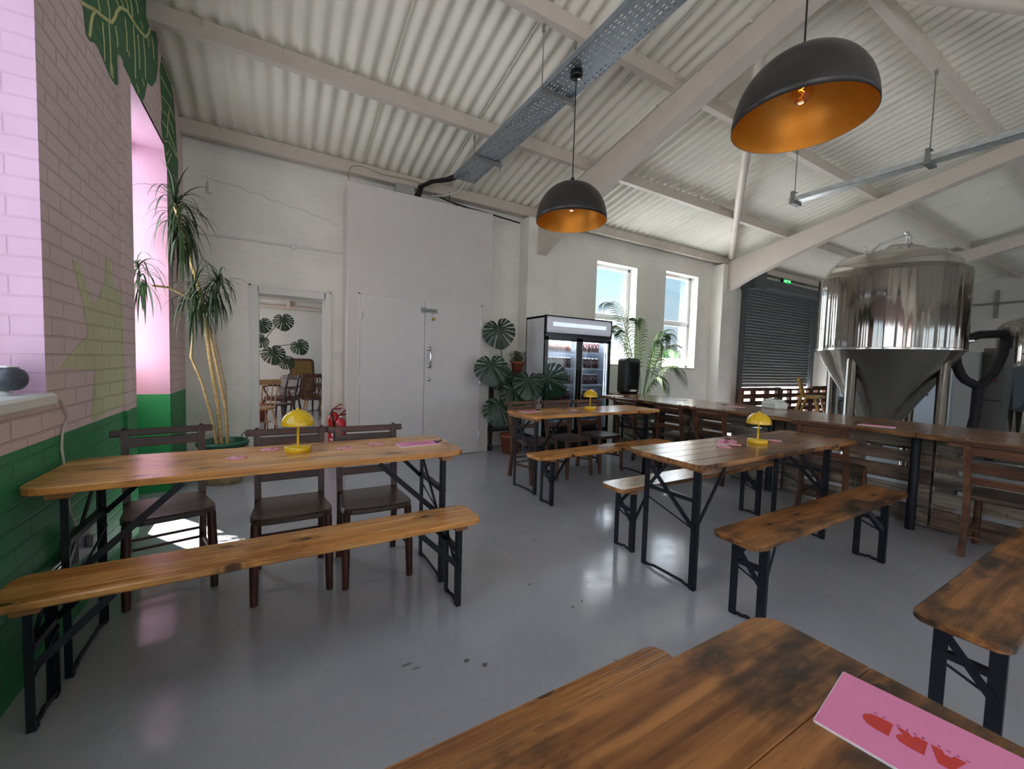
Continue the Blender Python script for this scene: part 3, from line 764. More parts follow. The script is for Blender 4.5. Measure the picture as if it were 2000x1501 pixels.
dup(cb, 'wooden ladder back chair at the bar, second from the speaker', (4.63, 3.5, 0), R(92), G3)
dup(cb, 'wooden ladder back chair at the bar left of the mid room lamp', (4.64, 2.92, 0), R(89), G3)
dup(cb, 'wooden chair at the bar behind the right end of the weathered table', (4.62, 1.78, 0), R(90), G3)
dup(cb, 'wooden chair at the bar beside the right edge of the photo', (4.62, .69, 0), R(91), G3)

# ------------------------------------------------------------------ table lamps, coasters, menus
def make_lamp(label, loc):
    l = thing('mushroom_lamp', label, 'lamp', loc, 0, 'yellow mushroom table lamps')
    mb = MB(); mb.lathe([(0, 0), (.066, 0), (.068, .003), (.068, .027), (.064, .031), (0, .031)], 40); mb.build('base', M['yellow'], l)
    mb = MB(); mb.tube([(0, 0, .03), (0, 0, .2)], .0065, 12); mb.build('stem', M['yellow'], l)
    mb = MB(); pr = []
    for k in range(13):
        a = R(90*k/12); pr.append((.083*math.cos(a), .148+.082*math.sin(a)))
    pr[-1] = (.0, pr[-1][1]); inner = [(max(r-.003, 0), z-.002) for r, z in pr][::-1]
    mb.lathe(inner+[(.083, .146)]+pr, 40); mb.build('shade', M['yellow'], l)
    mb = MB(); mb.lathe([(0, .226), (.009, .228), (.01, .233), (.006, .239), (0, .24)], 14); mb.build('finial', M['yellow'], l)
    return l
lp = make_lamp('glossy yellow mushroom lamp on the left table by the green wall', (.114, 2.527, .81))
dup(lp, 'yellow mushroom lamp on the table nearest the fridge, the smallest of the three', (3.24, 3.70, .81))
dup(lp, 'yellow mushroom lamp on the weathered mid room table', (3.13, 1.69, .785))
COAST = MB(); COAST.lathe([(0, 0), (.046, 0), (.047, .001), (.047, .0022), (.046, .003), (0, .003)], 28)
c0 = None
for (x, y, z, lab) in ((-.164, 2.462, .81, 'round pink coaster leftmost on the left table'), (-.02, 2.615, .81, 'round pink coaster just left of the yellow lamp on the left table'),
                       (.355, 2.50, .81, 'round pink coaster just right of the yellow lamp on the left table'), (.54, 2.554, .81, 'round pink coaster beside the clipboard menu on the left table'),
                       (2.95, 3.64, .81, 'round pale coaster left of the lamp on the fridge side table'), (2.73, 1.70, .785, 'round pink coaster leftmost on the weathered mid room table'),
                       (2.86, 1.70, .7895, 'round pink coaster overlapping the menu on the weathered table'), (3.37, 1.69, .785, 'round pink coaster right of the lamp on the weathered table')):
    if c0 is None: c0 = COAST.build('coaster', M['coaster']); o = c0
    else: o = c0.copy(); COL.objects.link(o)
    tag(o, lab, 'coaster', 'pink beer coasters', (x, y, z), rnd.uniform(0, 6))

YARD = {'Y': [[(0, 1), (.42, 1), (.56, .62), (.7, 1), (1.1, 1), (.76, .38), (.76, 0), (.36, 0), (.36, .38)]],
        'A': [[(0, 0), (.36, 1), (.8, 1), (1.14, 0), (.76, 0), (.68, .2), (.46, .2), (.38, 0)]],
        'R': [[(0, 0), (0, 1), (.6, 1), (.85, .93), (1.0, .72), (.94, .5), (.78, .4), (1.1, 0), (.66, 0), (.5, .22), (.4, 0)]],
        'D': [[(0, 0), (0, 1), (.5, 1), (.82, .92), (1.02, .7), (1.06, .5), (1.02, .3), (.82, .08), (.5, 0)]]}
def flat_text(txt, size, T, mat, name, parent, z=.0004, spacing=1.0):
    cu = bpy.data.curves.new(name, 'FONT'); cu.body = txt; cu.size = size; cu.align_x = 'CENTER'; cu.extrude = .0002; cu.space_character = spacing
    o = bpy.data.objects.new(name+'_c', cu); COL.objects.link(o)
    dg = bpy.context.evaluated_depsgraph_get(); dg.update()
    me = bpy.data.meshes.new_from_object(o.evaluated_get(dg)); bpy.data.objects.remove(o); bpy.data.curves.remove(cu)
    me.name = name; me.transform(T); me.materials.clear(); me.materials.append(mat)
    p = bpy.data.objects.new(name, me); COL.objects.link(p); p.parent = parent
    return p
def make_menu(label, loc, rz, w=.105, l=.30, clip=True, group='pink menus on clipboards'):
    """w across, l along local Y; the word runs along the length"""
    m = thing('menu', label, 'menu', loc, rz, group)
    mb = MB(); mb.prism(rrect(-w/2-.0015, w/2+.0015, -l/2-.0015, l/2+.0015, .003, 2), 0, .003); mb.build('backing_board', M['paper'], m)
    mb = MB(); mb.box(-w/2, w/2, -l/2, l/2, .003, .0038); mb.build('card', M['pinkcard'], m)
    h = w*.2; tot = 0; sp = .14; adv = {'Y': 1.02, 'A': 1.1, 'R': 1.06, 'D': 1.06}
    tot = sum(adv[c] for c in 'YARD')+3*sp; sx = l*.62/tot
    pos = 0; mb = MB()
    for c in 'YARD':
        for poly in YARD[c]:
            from mathutils.geometry import tessellate_polygon
            q = [((pos+a)*sx-l*.31, b*h-w*.035) for a, b in poly]
            # word runs along -Y, letters upright towards +X
            q = [(-b, a) for a, b in q]
            tri = tessellate_polygon([[Vector((a, b, 0)) for a, b in q]])
            mb.add([(a, b, .0042) for a, b in q], [tuple(t) for t in tri])
        pos += adv[c]+sp
    mb.build('printed_word', M['redprint'], m)
    flat_text('BY HAND BREW CO', w*.034, Tr((w*.075, 0, .0041), (0, 0, R(90))), M['purpleprint'], 'printed_line', m, spacing=2.9)
    if clip:
        mb = MB(); mb.box(-.02, .02, l/2-.014, l/2+.006, .0038, .009); mb.tube([(-.02, l/2-.012, .01), (.02, l/2-.012, .01)], .004, 6); mb.tube([(-.012, l/2+.004, .006), (-.012, l/2+.03, .014), (.012, l/2+.03, .014), (.012, l/2+.004, .006)], .002, 5)
        mb.build('bulldog_clip', M['black'], m)
    return m
big = make_menu('large pink menu printed with red letters on the foreground table', (.8423, .1803, .775), R(8.3), w=.17, l=.24, clip=False)
m1 = make_menu('pink menu on a clipboard with a dark clip, right end of the left table', (.775, 2.463, .81), R(-88), w=.12, l=.25)
dup(m1, 'pink menu at the left end of the fridge side table', (2.40, 3.70, .81), R(-75))
dup(m1, 'pink menu beside the lamp on the weathered mid room table', (2.925, 1.80, .785), R(-60))
dup(m1, 'pink menu lying on the bar opposite the tank', (4.68, 1.50, .86), R(12))
dup(m1, 'pale menu on the bar near the white plastic container', (5.05, 3.05, .86), R(-4))
mb = MB(); mb.box(-.1, .1, -.14, .14, 0, .003); tag(mb.build('paper_sheet', M['paper']), 'white sheet of paper on the bar near the far windows', 'paper', loc=(5.1, 3.95, .86), rz=R(10))
mb = MB(); mb.box(-.1, .1, -.14, .14, 0, .003); tag(mb.build('paper_sheet', M['paper']), 'bluish sheet of paper at the far left end of the bar by the fridge', 'paper', loc=(4.62, 4.72, .86), rz=R(40))

# ------------------------------------------------------------------ pendants
def make_pendant(label, x, y, zrim, ztop):
    p = thing('pendant_lamp', label, 'lamp', (x, y, zrim), 0, 'black and gold pendant lamps')
    r = .288; H = .305
    out = [(r*math.cos(R(a))**.85, H*math.sin(R(a))) for a in range(0, 90, 6)]+[(.022, H), (0, H)]
    mb = MB(); mb.lathe([(r-.003, 0), (r, 0)]+out[1:], 56); mb.build('shade', M['shade_black'], p)
    inn = [((r-.006)*math.cos(R(a))**.85, (H-.006)*math.sin(R(a))) for a in range(0, 90, 6)]+[(0, H-.006)]
    inn = [(r-.003, 0.0005)]+inn[1:]
    mb = MB(); mb.lathe(inn[::-1], 56); mb.build('gold_lining', M['gold'], p)
    mb = MB(); mb.lathe([(0, H+.045), (.016, H+.045), (.02, H+.02), (.022, H-.004)], 16); mb.build('cap', M['black'], p)
    mb = MB(); mb.tube([(0, 0, H+.04), (0, 0, ztop-zrim-.05)], .0045, 8); mb.build('cord', M['black'], p)
    mb = MB(); mb.lathe([(0, -.045), (.044, -.045), (.05, -.04), (.05, 0), (0, 0)], 28, T=Tr((0, 0, ztop-zrim-.001))); mb.build('canopy', M['black_gloss'], p)
    mb = MB(); mb.lathe([(0, H-.01), (.02, H-.01), (.02, H-.075), (0, H-.075)], 14); S = mb.build('socket', M['black'], p)
    mb = MB(); mb.lathe([(.016, H-.075), (.026, H-.10), (.048, H-.145), (.052, H-.17), (.044, H-.2), (.02, H-.22), (0, H-.222)], 24); B = mb.build('bulb', M['bulb'], p)
    mb = MB(); mb.tube([(.012*math.cos(k*1.1), .012*math.sin(k*1.1), H-.11-.006*k) for k in range(11)], .0016, 5); mb.build('filament', M['filament'], B)
    L = bpy.data.lights.new('pendant_bulb', 'POINT'); L.energy = .18; L.color = (1, .68, .34); L.shadow_soft_size = .03
    lo = bpy.data.objects.new('pendant_bulb_light', L); COL.objects.link(lo); lo.parent = p; lo.location = (0, 0, H-.24)
    return p
TRZ = 3.685
make_pendant('small looking black dome pendant with gold lining, before the cupboard wall', 2.11, 2.73, 2.50, TRZ)
make_pendant('large near black dome pendant with gold lining and lit bulb, top right', 2.145, 1.055, 2.50, TRZ)

# perforated cable tray
def make_tray():
    t = thing('cable_tray', 'perforated galvanised cable tray under the roof carrying both pendants', 'cable tray', (2.15, 0, TRZ))
    mb = MB(); w = .145
    # bottom plate with rows of slots
    ys = []; y = -.25
    while y < 5.08: ys.append(y); y += .05
    xs = [-w+.02+k*.029 for k in range(10)]
    sw, sl = .0045, .012
    gx = sorted({-w, w, *[a for x in xs for a in (x-sw, x+sw)]})
    gy = sorted({ys[0]-.03, ys[-1]+.03, *[a for y in ys for a in (y-sl, y+sl)]})
    vs = [(x, y, 0) for y in gy for x in gx]; nx = len(gx); fs = []
    for j in range(len(gy)-1):
        for i in range(nx-1):
            if i % 2 == 1 and j % 2 == 1 and (((i//2)+(j//2)//2) % 4 != 3): continue
            fs.append((j*nx+i, j*nx+i+1, (j+1)*nx+i+1, (j+1)*nx+i))
    mb.add(vs, fs); mb.build('base_plate', M['galv'], t)
    for s in (-1, 1):
        mb = MB(); mb.box(s*w-.0015, s*w+.0015, gy[0], gy[-1], 0, .05); mb.box(min(s*w, s*(w-.014)), max(s*w, s*(w-.014)), gy[0], gy[-1], .0485, .0505)
        k = gy[0]+.05
        while k < gy[-1]: mb.box(s*(w+.001)-.001, s*(w+.001)+.001, k, k+.022, .012, .018); k += .05
        mb.build('side_flange', M['galv'], t)
    for y in (4.4, 3.03, 1.66, .3):
        mb = MB(); mb.bbox(-.19, .19, y-.02, y+.02, -.042, -.001, .003); 
        for k in range(12): mb.box(-.17+k*.03, -.158+k*.03, y+.02, y+.028, -.03, -.012)
        b = mb.build('trapeze_channel', M['zinc'], t)
        mb = MB()
        for s in (-1, 1):
            zt = zroof(y)-.14-TRZ
            mb.tube([(s*.17, y, -.1), (s*.17, y, zt)], .005, 8); mb.bbox(s*.17-.012, s*.17+.012, y-.012, y+.012, zt-.07, zt-.01, .003); mb.lathe([(0, 0), (.012, 0), (.012, .01), (0, .01)], 6, T=Tr((s*.17, y, -.052)))
        mb.build('threaded_rod', M['zinc'], b)
    return t
make_tray()
def make_trunk():
    t = thing('cable_trunking', 'bright galvanised cable trunking hanging at the right under the roof', 'cable trunking', (5.98, 0, 3.56))
    mb = MB(); mb.box(-.07, .07, -.2, 2.99, 0, .003); mb.box(-.07, -.067, -.2, 2.99, 0, .06); mb.box(.067, .07, -.2, 2.99, 0, .06)
    k = -.15
    while k < 2.95: mb.box(-.071, .071, k, k+.004, -.0015, .0615) if False else mb.box(-.0715, -.069, k, k+.02, .004, .056); k += .09
    mb.build('trough', M['galv_bright'], t)
    for y in (2.93, 1.64, .3):
        mb = MB(); mb.bbox(-.1, .1, y-.03, y+.03, -.035, -.001, .003); mb.box(-.1, -.09, y-.02, y+.02, 0, .12); mb.box(-.1, .0, y-.02, y+.02, .115, .125)
        b = mb.build('hanger_bracket', M['zinc'], t)
        mb = MB(); zt = zroof(y)-.14-3.56; mb.tube([(-.03, y, .05), (-.03, y, zt)], .006, 8); mb.bbox(-.045, -.015, y-.012, y+.012, zt-.05, zt-.008, .003); mb.build('threaded_rod', M['zinc'], b)
make_trunk()
# cables above the cupboard
mb = MB(); P = [(1.62, 5.46, 3.5), (1.66, 5.42, 3.62), (1.8, 5.32, 3.69), (1.95, 5.2, 3.705), (2.05, 5.1, 3.73), (2.1, 4.95, 3.74)]
for k in range(5):
    o = [(rnd.uniform(-.02, .02), rnd.uniform(-.03, .03), rnd.uniform(-.012, .012)) for _ in P]
    mb.tube([(a+b[0]+.012*k, c+b[1], max(d+b[2], 3.485)) for (a, c, d), b in zip(P, o)], .017, 8)
tag(mb.build('cable_bundle', M['black_rubber']), 'bundle of thick black cables leaving the tray above the cupboard', 'cable')
mb = MB(); mb.tube([(2.18, 5.0, 3.74), (2.2, 5.15, 3.69), (2.16, 5.3, 3.62), (2.0, 5.45, 3.58), (1.85, 5.5, 3.57)], .012, 8)
tag(mb.build('cable', M['cable_white']), 'white cable curving from the tray end above the cupboard', 'cable')
mb = MB(); mb.tube([(1.9, 5.5, 3.6), (2.1, 5.52, 3.56), (2.4, 5.5, 3.52), (2.7, 5.52, 3.52), (3.3, 5.56, 3.5)], .012, 8); mb.tube([(2.1, 5.46, 3.66), (2.12, 5.5, 3.55), (2.3, 5.5, 3.5), (2.5, 5.55, 3.5)], .006, 6)
tag(mb.build('cable', M['black']), 'thin black cables sagging along the top of the cupboard wall', 'cable')
mb = MB(); mb.tube([(.82, 5.6, 3.5), (.8, 5.57, 3.62), (.84, 5.56, 3.72), (.95, 5.55, 3.75), (1.2, 5.55, 3.71), (1.6, 5.55, 3.73), (1.9, 5.55, 3.70)], .005, 6)
tag(mb.build('cable', M['cable_yellow']), 'thin greenish cable looping along the eaves beam', 'cable')
mb = MB(); mb.bbox(1.36, 1.60, 5.42, 5.5, 3.48, 3.60, .005)
JB = mb.build('junction_box', M['cab_grey']); tag(JB, 'pale grey junction box on top of the cupboard', 'junction box')
mb = MB(); mb.box(1.36, 1.60, 5.415, 5.42, 3.585, 3.60); mb.build('lid', M['cab_grey'], JB)

mb = MB(); mb.tube([(3.585, y, zroof(y)-.16) for y in (5.3, 4.0, 3.0, 2.0, .6)], .006, 6)
for k in range(8): mb.box(3.58, 3.606, 1.2+k*.5, 1.215+k*.5, zroof(1.2+k*.5)-.175, zroof(1.2+k*.5)-.145)
tag(mb.build('cable', M['cable_white']), 'thin pale cable clipped along the sloping roof beam nearest the cupboard', 'cable')
# conduit, switch and notice on the door wall
CD = thing('conduit', 'white surface conduit running across the wall above the doorway', 'conduit', (0, FY, 2.67))
mb = MB(); mb.tube([(WX+.01, -.014, 0), (.775, -.014, .012)], .012, 8); mb.build('pipe', M['trim_white'], CD)
mb = MB(); mb.lathe([(0, .04), (.03, .038), (.036, .03), (.036, 0)], 20, T=Tr((.21, 0, .006), (PI/2, 0, 0))); mb.build('round_box', M['trim_white'], CD)
mb = MB(); mb.tube([(-.7+.05*k, -.004, .63-.006*k-.00012*k*k+rnd.uniform(-.016, .016)) for k in range(30)], .006, 6); mb.tube([(-.62, -.012, .46), (-.62, -.012, .58)], [.03, .02], 8)
tag(mb.build('crack_filler', M['trim_white']), 'raised crooked seam of plaster below the eaves over the doorway', 'seam', loc=(0, FY, 2.67))
mb = MB(); mb.bbox(-.04, .04, -.012, 0, -.05, .05, .003); LS = mb.build('light_switch', M['white_plastic']); tag(LS, 'small white switch plate beside the doorway above the extinguishers', 'switch', loc=(.715, FY-.001, 1.36))
mb = MB(); mb.bbox(-.012, .012, -.018, -.011, -.02, .02, .002); mb.build('rocker', M['white_plastic'], LS)

# ------------------------------------------------------------------ fire extinguishers
def extinguisher(label, x, y, r, h, rz, hose=True):
    e = thing('fire_extinguisher', label, 'fire extinguisher', (x, y, 0), rz, 'red fire extinguishers')
    mb = MB(); mb.lathe([(0, .0), (r*.96, 0), (r, .015), (r, h*.78), (r*.9, h*.85), (r*.55, h*.9), (r*.35, h*.93), (0, h*.93)], 24); mb.build('cylinder', M['red_paint'], e)
    mb = MB(); mb.lathe([(r*1.005, h*.02), (r*1.005, h*.14)], 24); mb.build('base_band', M['black'], e)
    mb = MB()
    for a, b, c, d in ((-.9, .9, h*.42, h*.47), (-.6, .6, h*.5, h*.6), (-.4, .4, h*.64, h*.68)):
        vs = []; n = 8
        for k in range(n+1):
            t = -PI/2+a+(b-a)*k/n; vs += [(r*1.006*math.cos(t), r*1.006*math.sin(t), c), (r*1.006*math.cos(t), r*1.006*math.sin(t), d)]
        mb.add(vs, [(2*k, 2*k+2, 2*k+3, 2*k+1) for k in range(n)])
    mb.build('instruction_label', M['label_pale'], e)
    mb = MB(); mb.lathe([(0, h*.91), (.02, h*.91), (.024, h*.95), (.018, h*.98), (0, h*.98)], 12); mb.build('valve', M['chrome'], e)
    mb = MB(); mb.bar((-.03, 0, h*.975), (.085, 0, h*1.0), .026, .02); mb.bar((-.01, 0, h*.99), (.075, 0, h*1.08), .022, .012); mb.bar((.07, 0, h*1.075), (.095, 0, h*1.06), .02, .012); mb.build('lever', M['red_dark'], e)
    if hose:
        mb = MB(); mb.tube([(-.02, -.02, h*.96), (-.05, -r*.7, h*.92), (-.02, -r*1.2, h*.8), (0, -r*1.22, h*.5), (-.01, -r*1.22, h*.22)], [.011, .011, .012, .016, .02], 8); mb.build('hose', M['black'], e)
    return e
extinguisher('taller red fire extinguisher with a black hose, left of the pair by the doorway', .66, 5.585, .075, .69, 0)
extinguisher('shorter red fire extinguisher at the corner of the cupboard', .70, 5.40, .062, .62, 0, False) if False else extinguisher('shorter red fire extinguisher standing against the cupboard corner', .715, 5.445, .058, .63, .4, False)

# ------------------------------------------------------------------ dracaena
def strip(mb, pts, ws, side, mi=0, fold=.0):
    vs = []; n = len(pts)
    for p, w in zip(pts, ws):
        p = Vector(p); vs += [p-side*w, p+Vector((0, 0, -fold*w)), p+side*w]
    fs = []
    for k in range(n-1): a = k*3; fs += [(a, a+1, a+4, a+3), (a+1, a+2, a+5, a+4)]
    mb.add(vs, fs, mi, True)
def crown(mb, c0, c1, n, L, rs, lim=None, ylim=9):
    c0 = Vector(c0); c1 = Vector(c1)
    for k in range(n):
        t = rs.random()**.8; az = rs.uniform(0, 2*PI); el = R(-35+105*t+rs.uniform(-22, 22))
        d = Vector((math.cos(az)*math.cos(el), math.sin(az)*math.cos(el), math.sin(el))).normalized()
        l = L*rs.uniform(.6, 1.1)*(1.05-.2*t); p = c0.lerp(c1, t); v = d*(l/8); pts = [p.copy()]
        g = rs.uniform(.018, .05)*l/.5*(1.25-.5*t)
        for q in range(8):
            p = p+v; v = v+Vector((0, 0, -g)); v = v*(l/8/max(v.length, 1e-6))
            if lim and p.x < lim and p.y > ylim: p.x = lim+rs.uniform(0, .015)
            if p.y > FY-.02-py: p.y = FY-.02-py
            pts.append(p.copy())
        side = d.cross(Vector((0, 0, 1)))
        side = side.normalized() if side.length > 1e-4 else Vector((1, 0, 0))
        w = rs.uniform(.0055, .0095)
        strip(mb, pts, [w*.7, w, w, w, w, w*.85, w*.65, w*.4, .001], side, 0, .3)
px, py = -.46, 5.16
DP = thing('dracaena_plant', 'tall dracaena with bare trunks and drooping leaf heads in a basket by the doorway', 'plant', (px, py, 0))
mb = MB(); mb.lathe([(0, .0), (.16, 0), (.195, .12), (.222, .3), (.228, .375), (.21, .38), (.2, .35)], 36); bk = mb.build('basket', M['basket'], DP)
mb = MB()
for k in range(20):
    t = 2*PI*k/20; t2 = t+.16
    mb.add([(.229*math.cos(a), .229*math.sin(a), z) for a, z in ((t-.13, .33), (t, .30), (t+.13, .335), (t, .35))], [(0, 1, 2, 3)])
    mb.add([(.22*math.cos(a), .22*math.sin(a), z) for a, z in ((t-.13, .2), (t, .24), (t+.13, .2), (t, .17))], [(0, 1, 2, 3)])
mb.build('zigzag_pattern', M['basket_dark'], bk)
mb = MB(); mb.lathe([(.185, .345), (.19, .36), (.21, .39), (.232, .405), (.232, .425), (.212, .438), (.195, .425), (.18, .36), (0, .35)], 36); mb.build('green_liner', M['green_plastic'], DP)
mb = MB(); mb.tube([(.15, .14, .41), (.155, .145, .46), (.18, .12, .49), (.205, .08, .47), (.21, .06, .41)], .005, 6); mb.build('handle', M['black'], DP)
mb = MB(); mb.lathe([(.182, .352), (0, .366)], 24); mb.build('soil', M['soil'], DP)
TR = []
def trunk(pts, r0, r1):
    P = [Vector(p)-Vector((px, py, 0)) for p in pts]
    Q = []
    for a, b in zip(P, P[1:]):
        for k in range(5): Q.append(a.lerp(b, k/5))
    Q.append(P[-1]); n = len(Q)
    mb = MB(); mb.tube(Q, [(r0+(r1-r0)*k/n)*(1+.05*math.sin(k*2.6)) for k in range(n)], 9); mb.build('trunk', M['drac_trunk'], DP)
trunk([(-.47, 5.14, .34), (-.5, 5.13, .8), (-.56, 5.1, 1.3), (-.6, 5.08, 1.7), (-.63, 5.06, 1.95), (-.70, 5.02, 2.25), (-.80, 4.96, 2.72)], .021, .014)
trunk([(-.42, 5.14, .34), (-.43, 5.12, .75), (-.50, 5.10, 1.2), (-.57, 5.1, 1.6), (-.6, 5.09, 1.8)], .017, .011)
trunk([(-.5, 5.12, .34), (-.55, 5.08, .7), (-.62, 5.05, 1.05), (-.7, 5.02, 1.3), (-.68, 5.02, 1.52)], .016, .009)
trunk([(-.42, 5.2, .34), (-.43, 5.2, .7), (-.44, 5.2, 1.0), (-.5, 5.18, 1.35), (-.55, 5.15, 1.6)], .009, .007)
trunk([(-.63, 5.06, 1.8), (-.76, 4.95, 1.9), (-.84, 4.86, 1.93), (-.93, 4.76, 1.92)], .012, .009)
trunk([(-.6, 5.06, 1.8), (-.55, 5.0, 1.85), (-.5, 4.97, 1.92)], .012, .01)
rs = random.Random(3)
O = Vector((px, py, 0))
for c0, c1, n, L in (((-.74, 5.0, 2.38), (-.80, 4.96, 2.74), 135, .50), ((-.97, 4.72, 1.90), (-1.02, 4.70, 2.08), 60, .36), ((-.655, 4.97, 1.74), (-.66, 4.96, 1.93), 80, .42), ((-.50, 4.93, 1.84), (-.46, 4.92, 2.02), 80, .40)):
    mb = MB(); crown(mb, Vector(c0)-O, Vector(c1)-O, n, L, rs, lim=-.845-px, ylim=4.97-py)
    mb.build('leaf_head', M['drac_leaf'], DP)

# ------------------------------------------------------------------ monstera leaves
HR = [(0, 1.0), (15, .93), (30, .84), (50, .76), (70, .70), (90, .64), (110, .58), (130, .54), (150, .5), (165, .4), (180, .1)]
def hr(a):
    a = abs(a)
    for (x0, y0), (x1, y1) in zip(HR, HR[1:]):
        if x0 <= a <= x1: return y0+(y1-y0)*(a-x0)/(x1-x0)
    return .1
def monstera_leaf(mb, base, tipdir, normal, L, droop=.12):
    t = Vector(tipdir).normalized(); n = Vector(normal); s = n.cross(t).normalized(); n = t.cross(s).normalized()
    rings = [0, .15, .34, .5, .66, .82, 1.0]
    step = 4; angs = list(range(-180, 181, step))
    off = .28
    def pt(k, a):
        r = rings[k]*hr(a)*L
        x = r*math.cos(R(a)); y = r*math.sin(R(a))*1.18
        z = -droop*((x/L)**2)*L - .25*abs(y)*abs(y)/L + .03*L*math.sin(R(a)*9)*rings[k]
        return Vector(base)+t*x+s*y+n*z
    vs = [pt(k, a) for k in range(len(rings)) for a in angs]; m = len(angs); fs = []
    for k in range(len(rings)-1):
        for j in range(m-1):
            a = abs((angs[j]+angs[j+1])/2)
            slit = any(abs(a-c) < 2.6 for c in (22, 42, 62, 82, 104, 126, 146))
            if slit and k >= 3: continue
            if k == 2 and any(abs(a-c) < 2.2 for c in (22, 62, 104)): continue
            fs.append((k*m+j, k*m+j+1, (k+1)*m+j+1, (k+1)*m+j))
    mb.add(vs, fs, 0, True)
    mb.tube([Vector(base)+t*(q*L)+n*(-droop*q*q*L+.004) for q in (0, .3, .6, .85)], [.005, .004, .003, .002], 5, 1)
def arc(a, b, lift=.15, n=6):
    a = Vector(a); b = Vector(b); m = (a+b)/2+Vector((0, 0, lift)); return [(a*(1-t)**2+m*2*t*(1-t)+b*t*t) for t in [k/n for k in range(n+1)]]
def monstera(name, label, loc, leaves, root_z, pot=None, stems=True):
    p = thing(name, label, 'plant', loc); o = Vector(loc)
    if pot:
        mb = MB(); mb.lathe([(0, 0), (pot*.75, 0), (pot*.95, pot*1.5), (pot*1.02, pot*1.5), (pot*1.05, pot*1.75), (pot*.93, pot*1.75), (pot*.9, pot*1.6), (0, pot*1.6)], 28); mb.build('pot', M['terracotta'], p)
    for (b, t, n, L) in leaves:
        mb = MB(); monstera_leaf(mb, Vector(b)-o, t, n, L); lf = mb.build('leaf', [M['monstera'], M['stem']], p)
        mb = MB(); mb.tube(arc((rnd.uniform(-.04, .04), rnd.uniform(-.04, .04), root_z), Vector(b)-o, .12), .008, 6); mb.build('stem', M['stem'], p)
    return p
CAMD = lambda b: (Vector((0, 0, 1.33))-Vector(b)).normalized()
LV = []
for b, t, L, tw in (((2.79, 5.22, 1.82), (.2, -.2, -1), .31, 0), ((2.60, 5.05, 1.30), (-.05, -.3, -1), .31, 0), ((2.76, 5.12, 1.17), (.3, -.2, -.9), .25, 0), ((3.02, 4.72, 1.10), (-.25, -.3, -1), .28, .2),
                 ((3.26, 4.62, 1.14), (.75, -.3, -.8), .34, -.3), ((2.74, 5.05, .72), (-.1, -.3, -1), .30, 0), ((2.9, 4.9, .95), (.2, -.4, -1), .28, .3), ((3.10, 4.88, .98), (.1, -.3, -1), .24, 0)):
    nn = CAMD(b)+Vector((tw, 0, .25)); LV.append((b, t, nn, L))
monstera('monstera_plant', 'large monstera with split leaves in front of the dark side table by the fridge', (3.03, 5.19, 0), LV, .3, .16)
# dark side table on castors
ST = thing('side_table', 'tall black wooden side table on ball feet, between cupboard and fridge', 'table', (3.08, 5.585, 0))
mb = MB(); mb.prism(rrect(-.30, .32, -.175, .185, .02, 3), 1.15, 1.19, .008); mb.build('top', M['dark_wood'], ST)
mb = MB(); mb.bbox(-.27, .29, -.15, .17, 1.02, 1.15, .004); mb.build('apron', M['dark_wood'], ST)
for x in (-.25, .27):
    for y in (-.13, .15):
        mb = MB(); mb.lathe([(0, .0), (.028, .004), (.036, .035), (.026, .065), (.018, .08), (.024, .1), (.03, .3), (.024, .34), (.032, .36), (.032, .4), (.022, .44), (.028, .7), (.024, .78), (.034, .8), (.034, 1.02)], 16, T=Tr((x, y, 0))); mb.build('leg', M['dark_wood'], ST)
mb = MB(); mb.bbox(-.25, .27, -.12, .14, .28, .31, .004); mb.build('shelf', M['dark_wood'], ST)
CA = MB().lathe([(0, 0), (.042, 0), (.043, .004), (.043, .15), (.036, .155), (.03, .148), (0, .146)], 20).build('candle', M['candle'])
tag(CA, 'cream pillar candle on the black side table', 'candle', loc=(2.975, 5.46, 1.19))
MB().tube([(0, 0, .146), (.002, 0, .165)], .0015, 5).build('wick', M['black'], CA)
JP = thing('jade_plant', 'small bushy plant in a terracotta pot on the black side table', 'plant', (3.30, 5.50, 1.19))
mb = MB(); mb.lathe([(0, 0), (.075, 0), (.095, .13), (.105, .13), (.108, .165), (.095, .165), (.09, .15), (0, .15)], 24); mb.build('pot', M['terracotta'], JP)
mb = MB()
for k in range(14):
    a = rnd.uniform(0, 6.28); r = rnd.uniform(.02, .1); mb.tube([(.01*math.cos(a), .01*math.sin(a), .15), (r*.6*math.cos(a), r*.6*math.sin(a), .21), (r*math.cos(a), r*math.sin(a), rnd.uniform(.24, .3))], .004, 5, 1)
for k in range(130):
    a = rnd.uniform(0, 6.28); r = rnd.uniform(.02, .125)**1; z = rnd.uniform(.19, .34)-r*.25
    T = Tr((r*math.cos(a), r*math.sin(a), z), (rnd.uniform(-1, 1), rnd.uniform(-1, 1), a))
    mb.lathe([(0, -.006), (.5, -.003), (.8, 0), (.5, .004), (0, .006)], 6, T=T @ Matrix.Diagonal((.024, .014, 1, 1)))
mb.build('foliage', [M['jade'], M['stem']], JP)

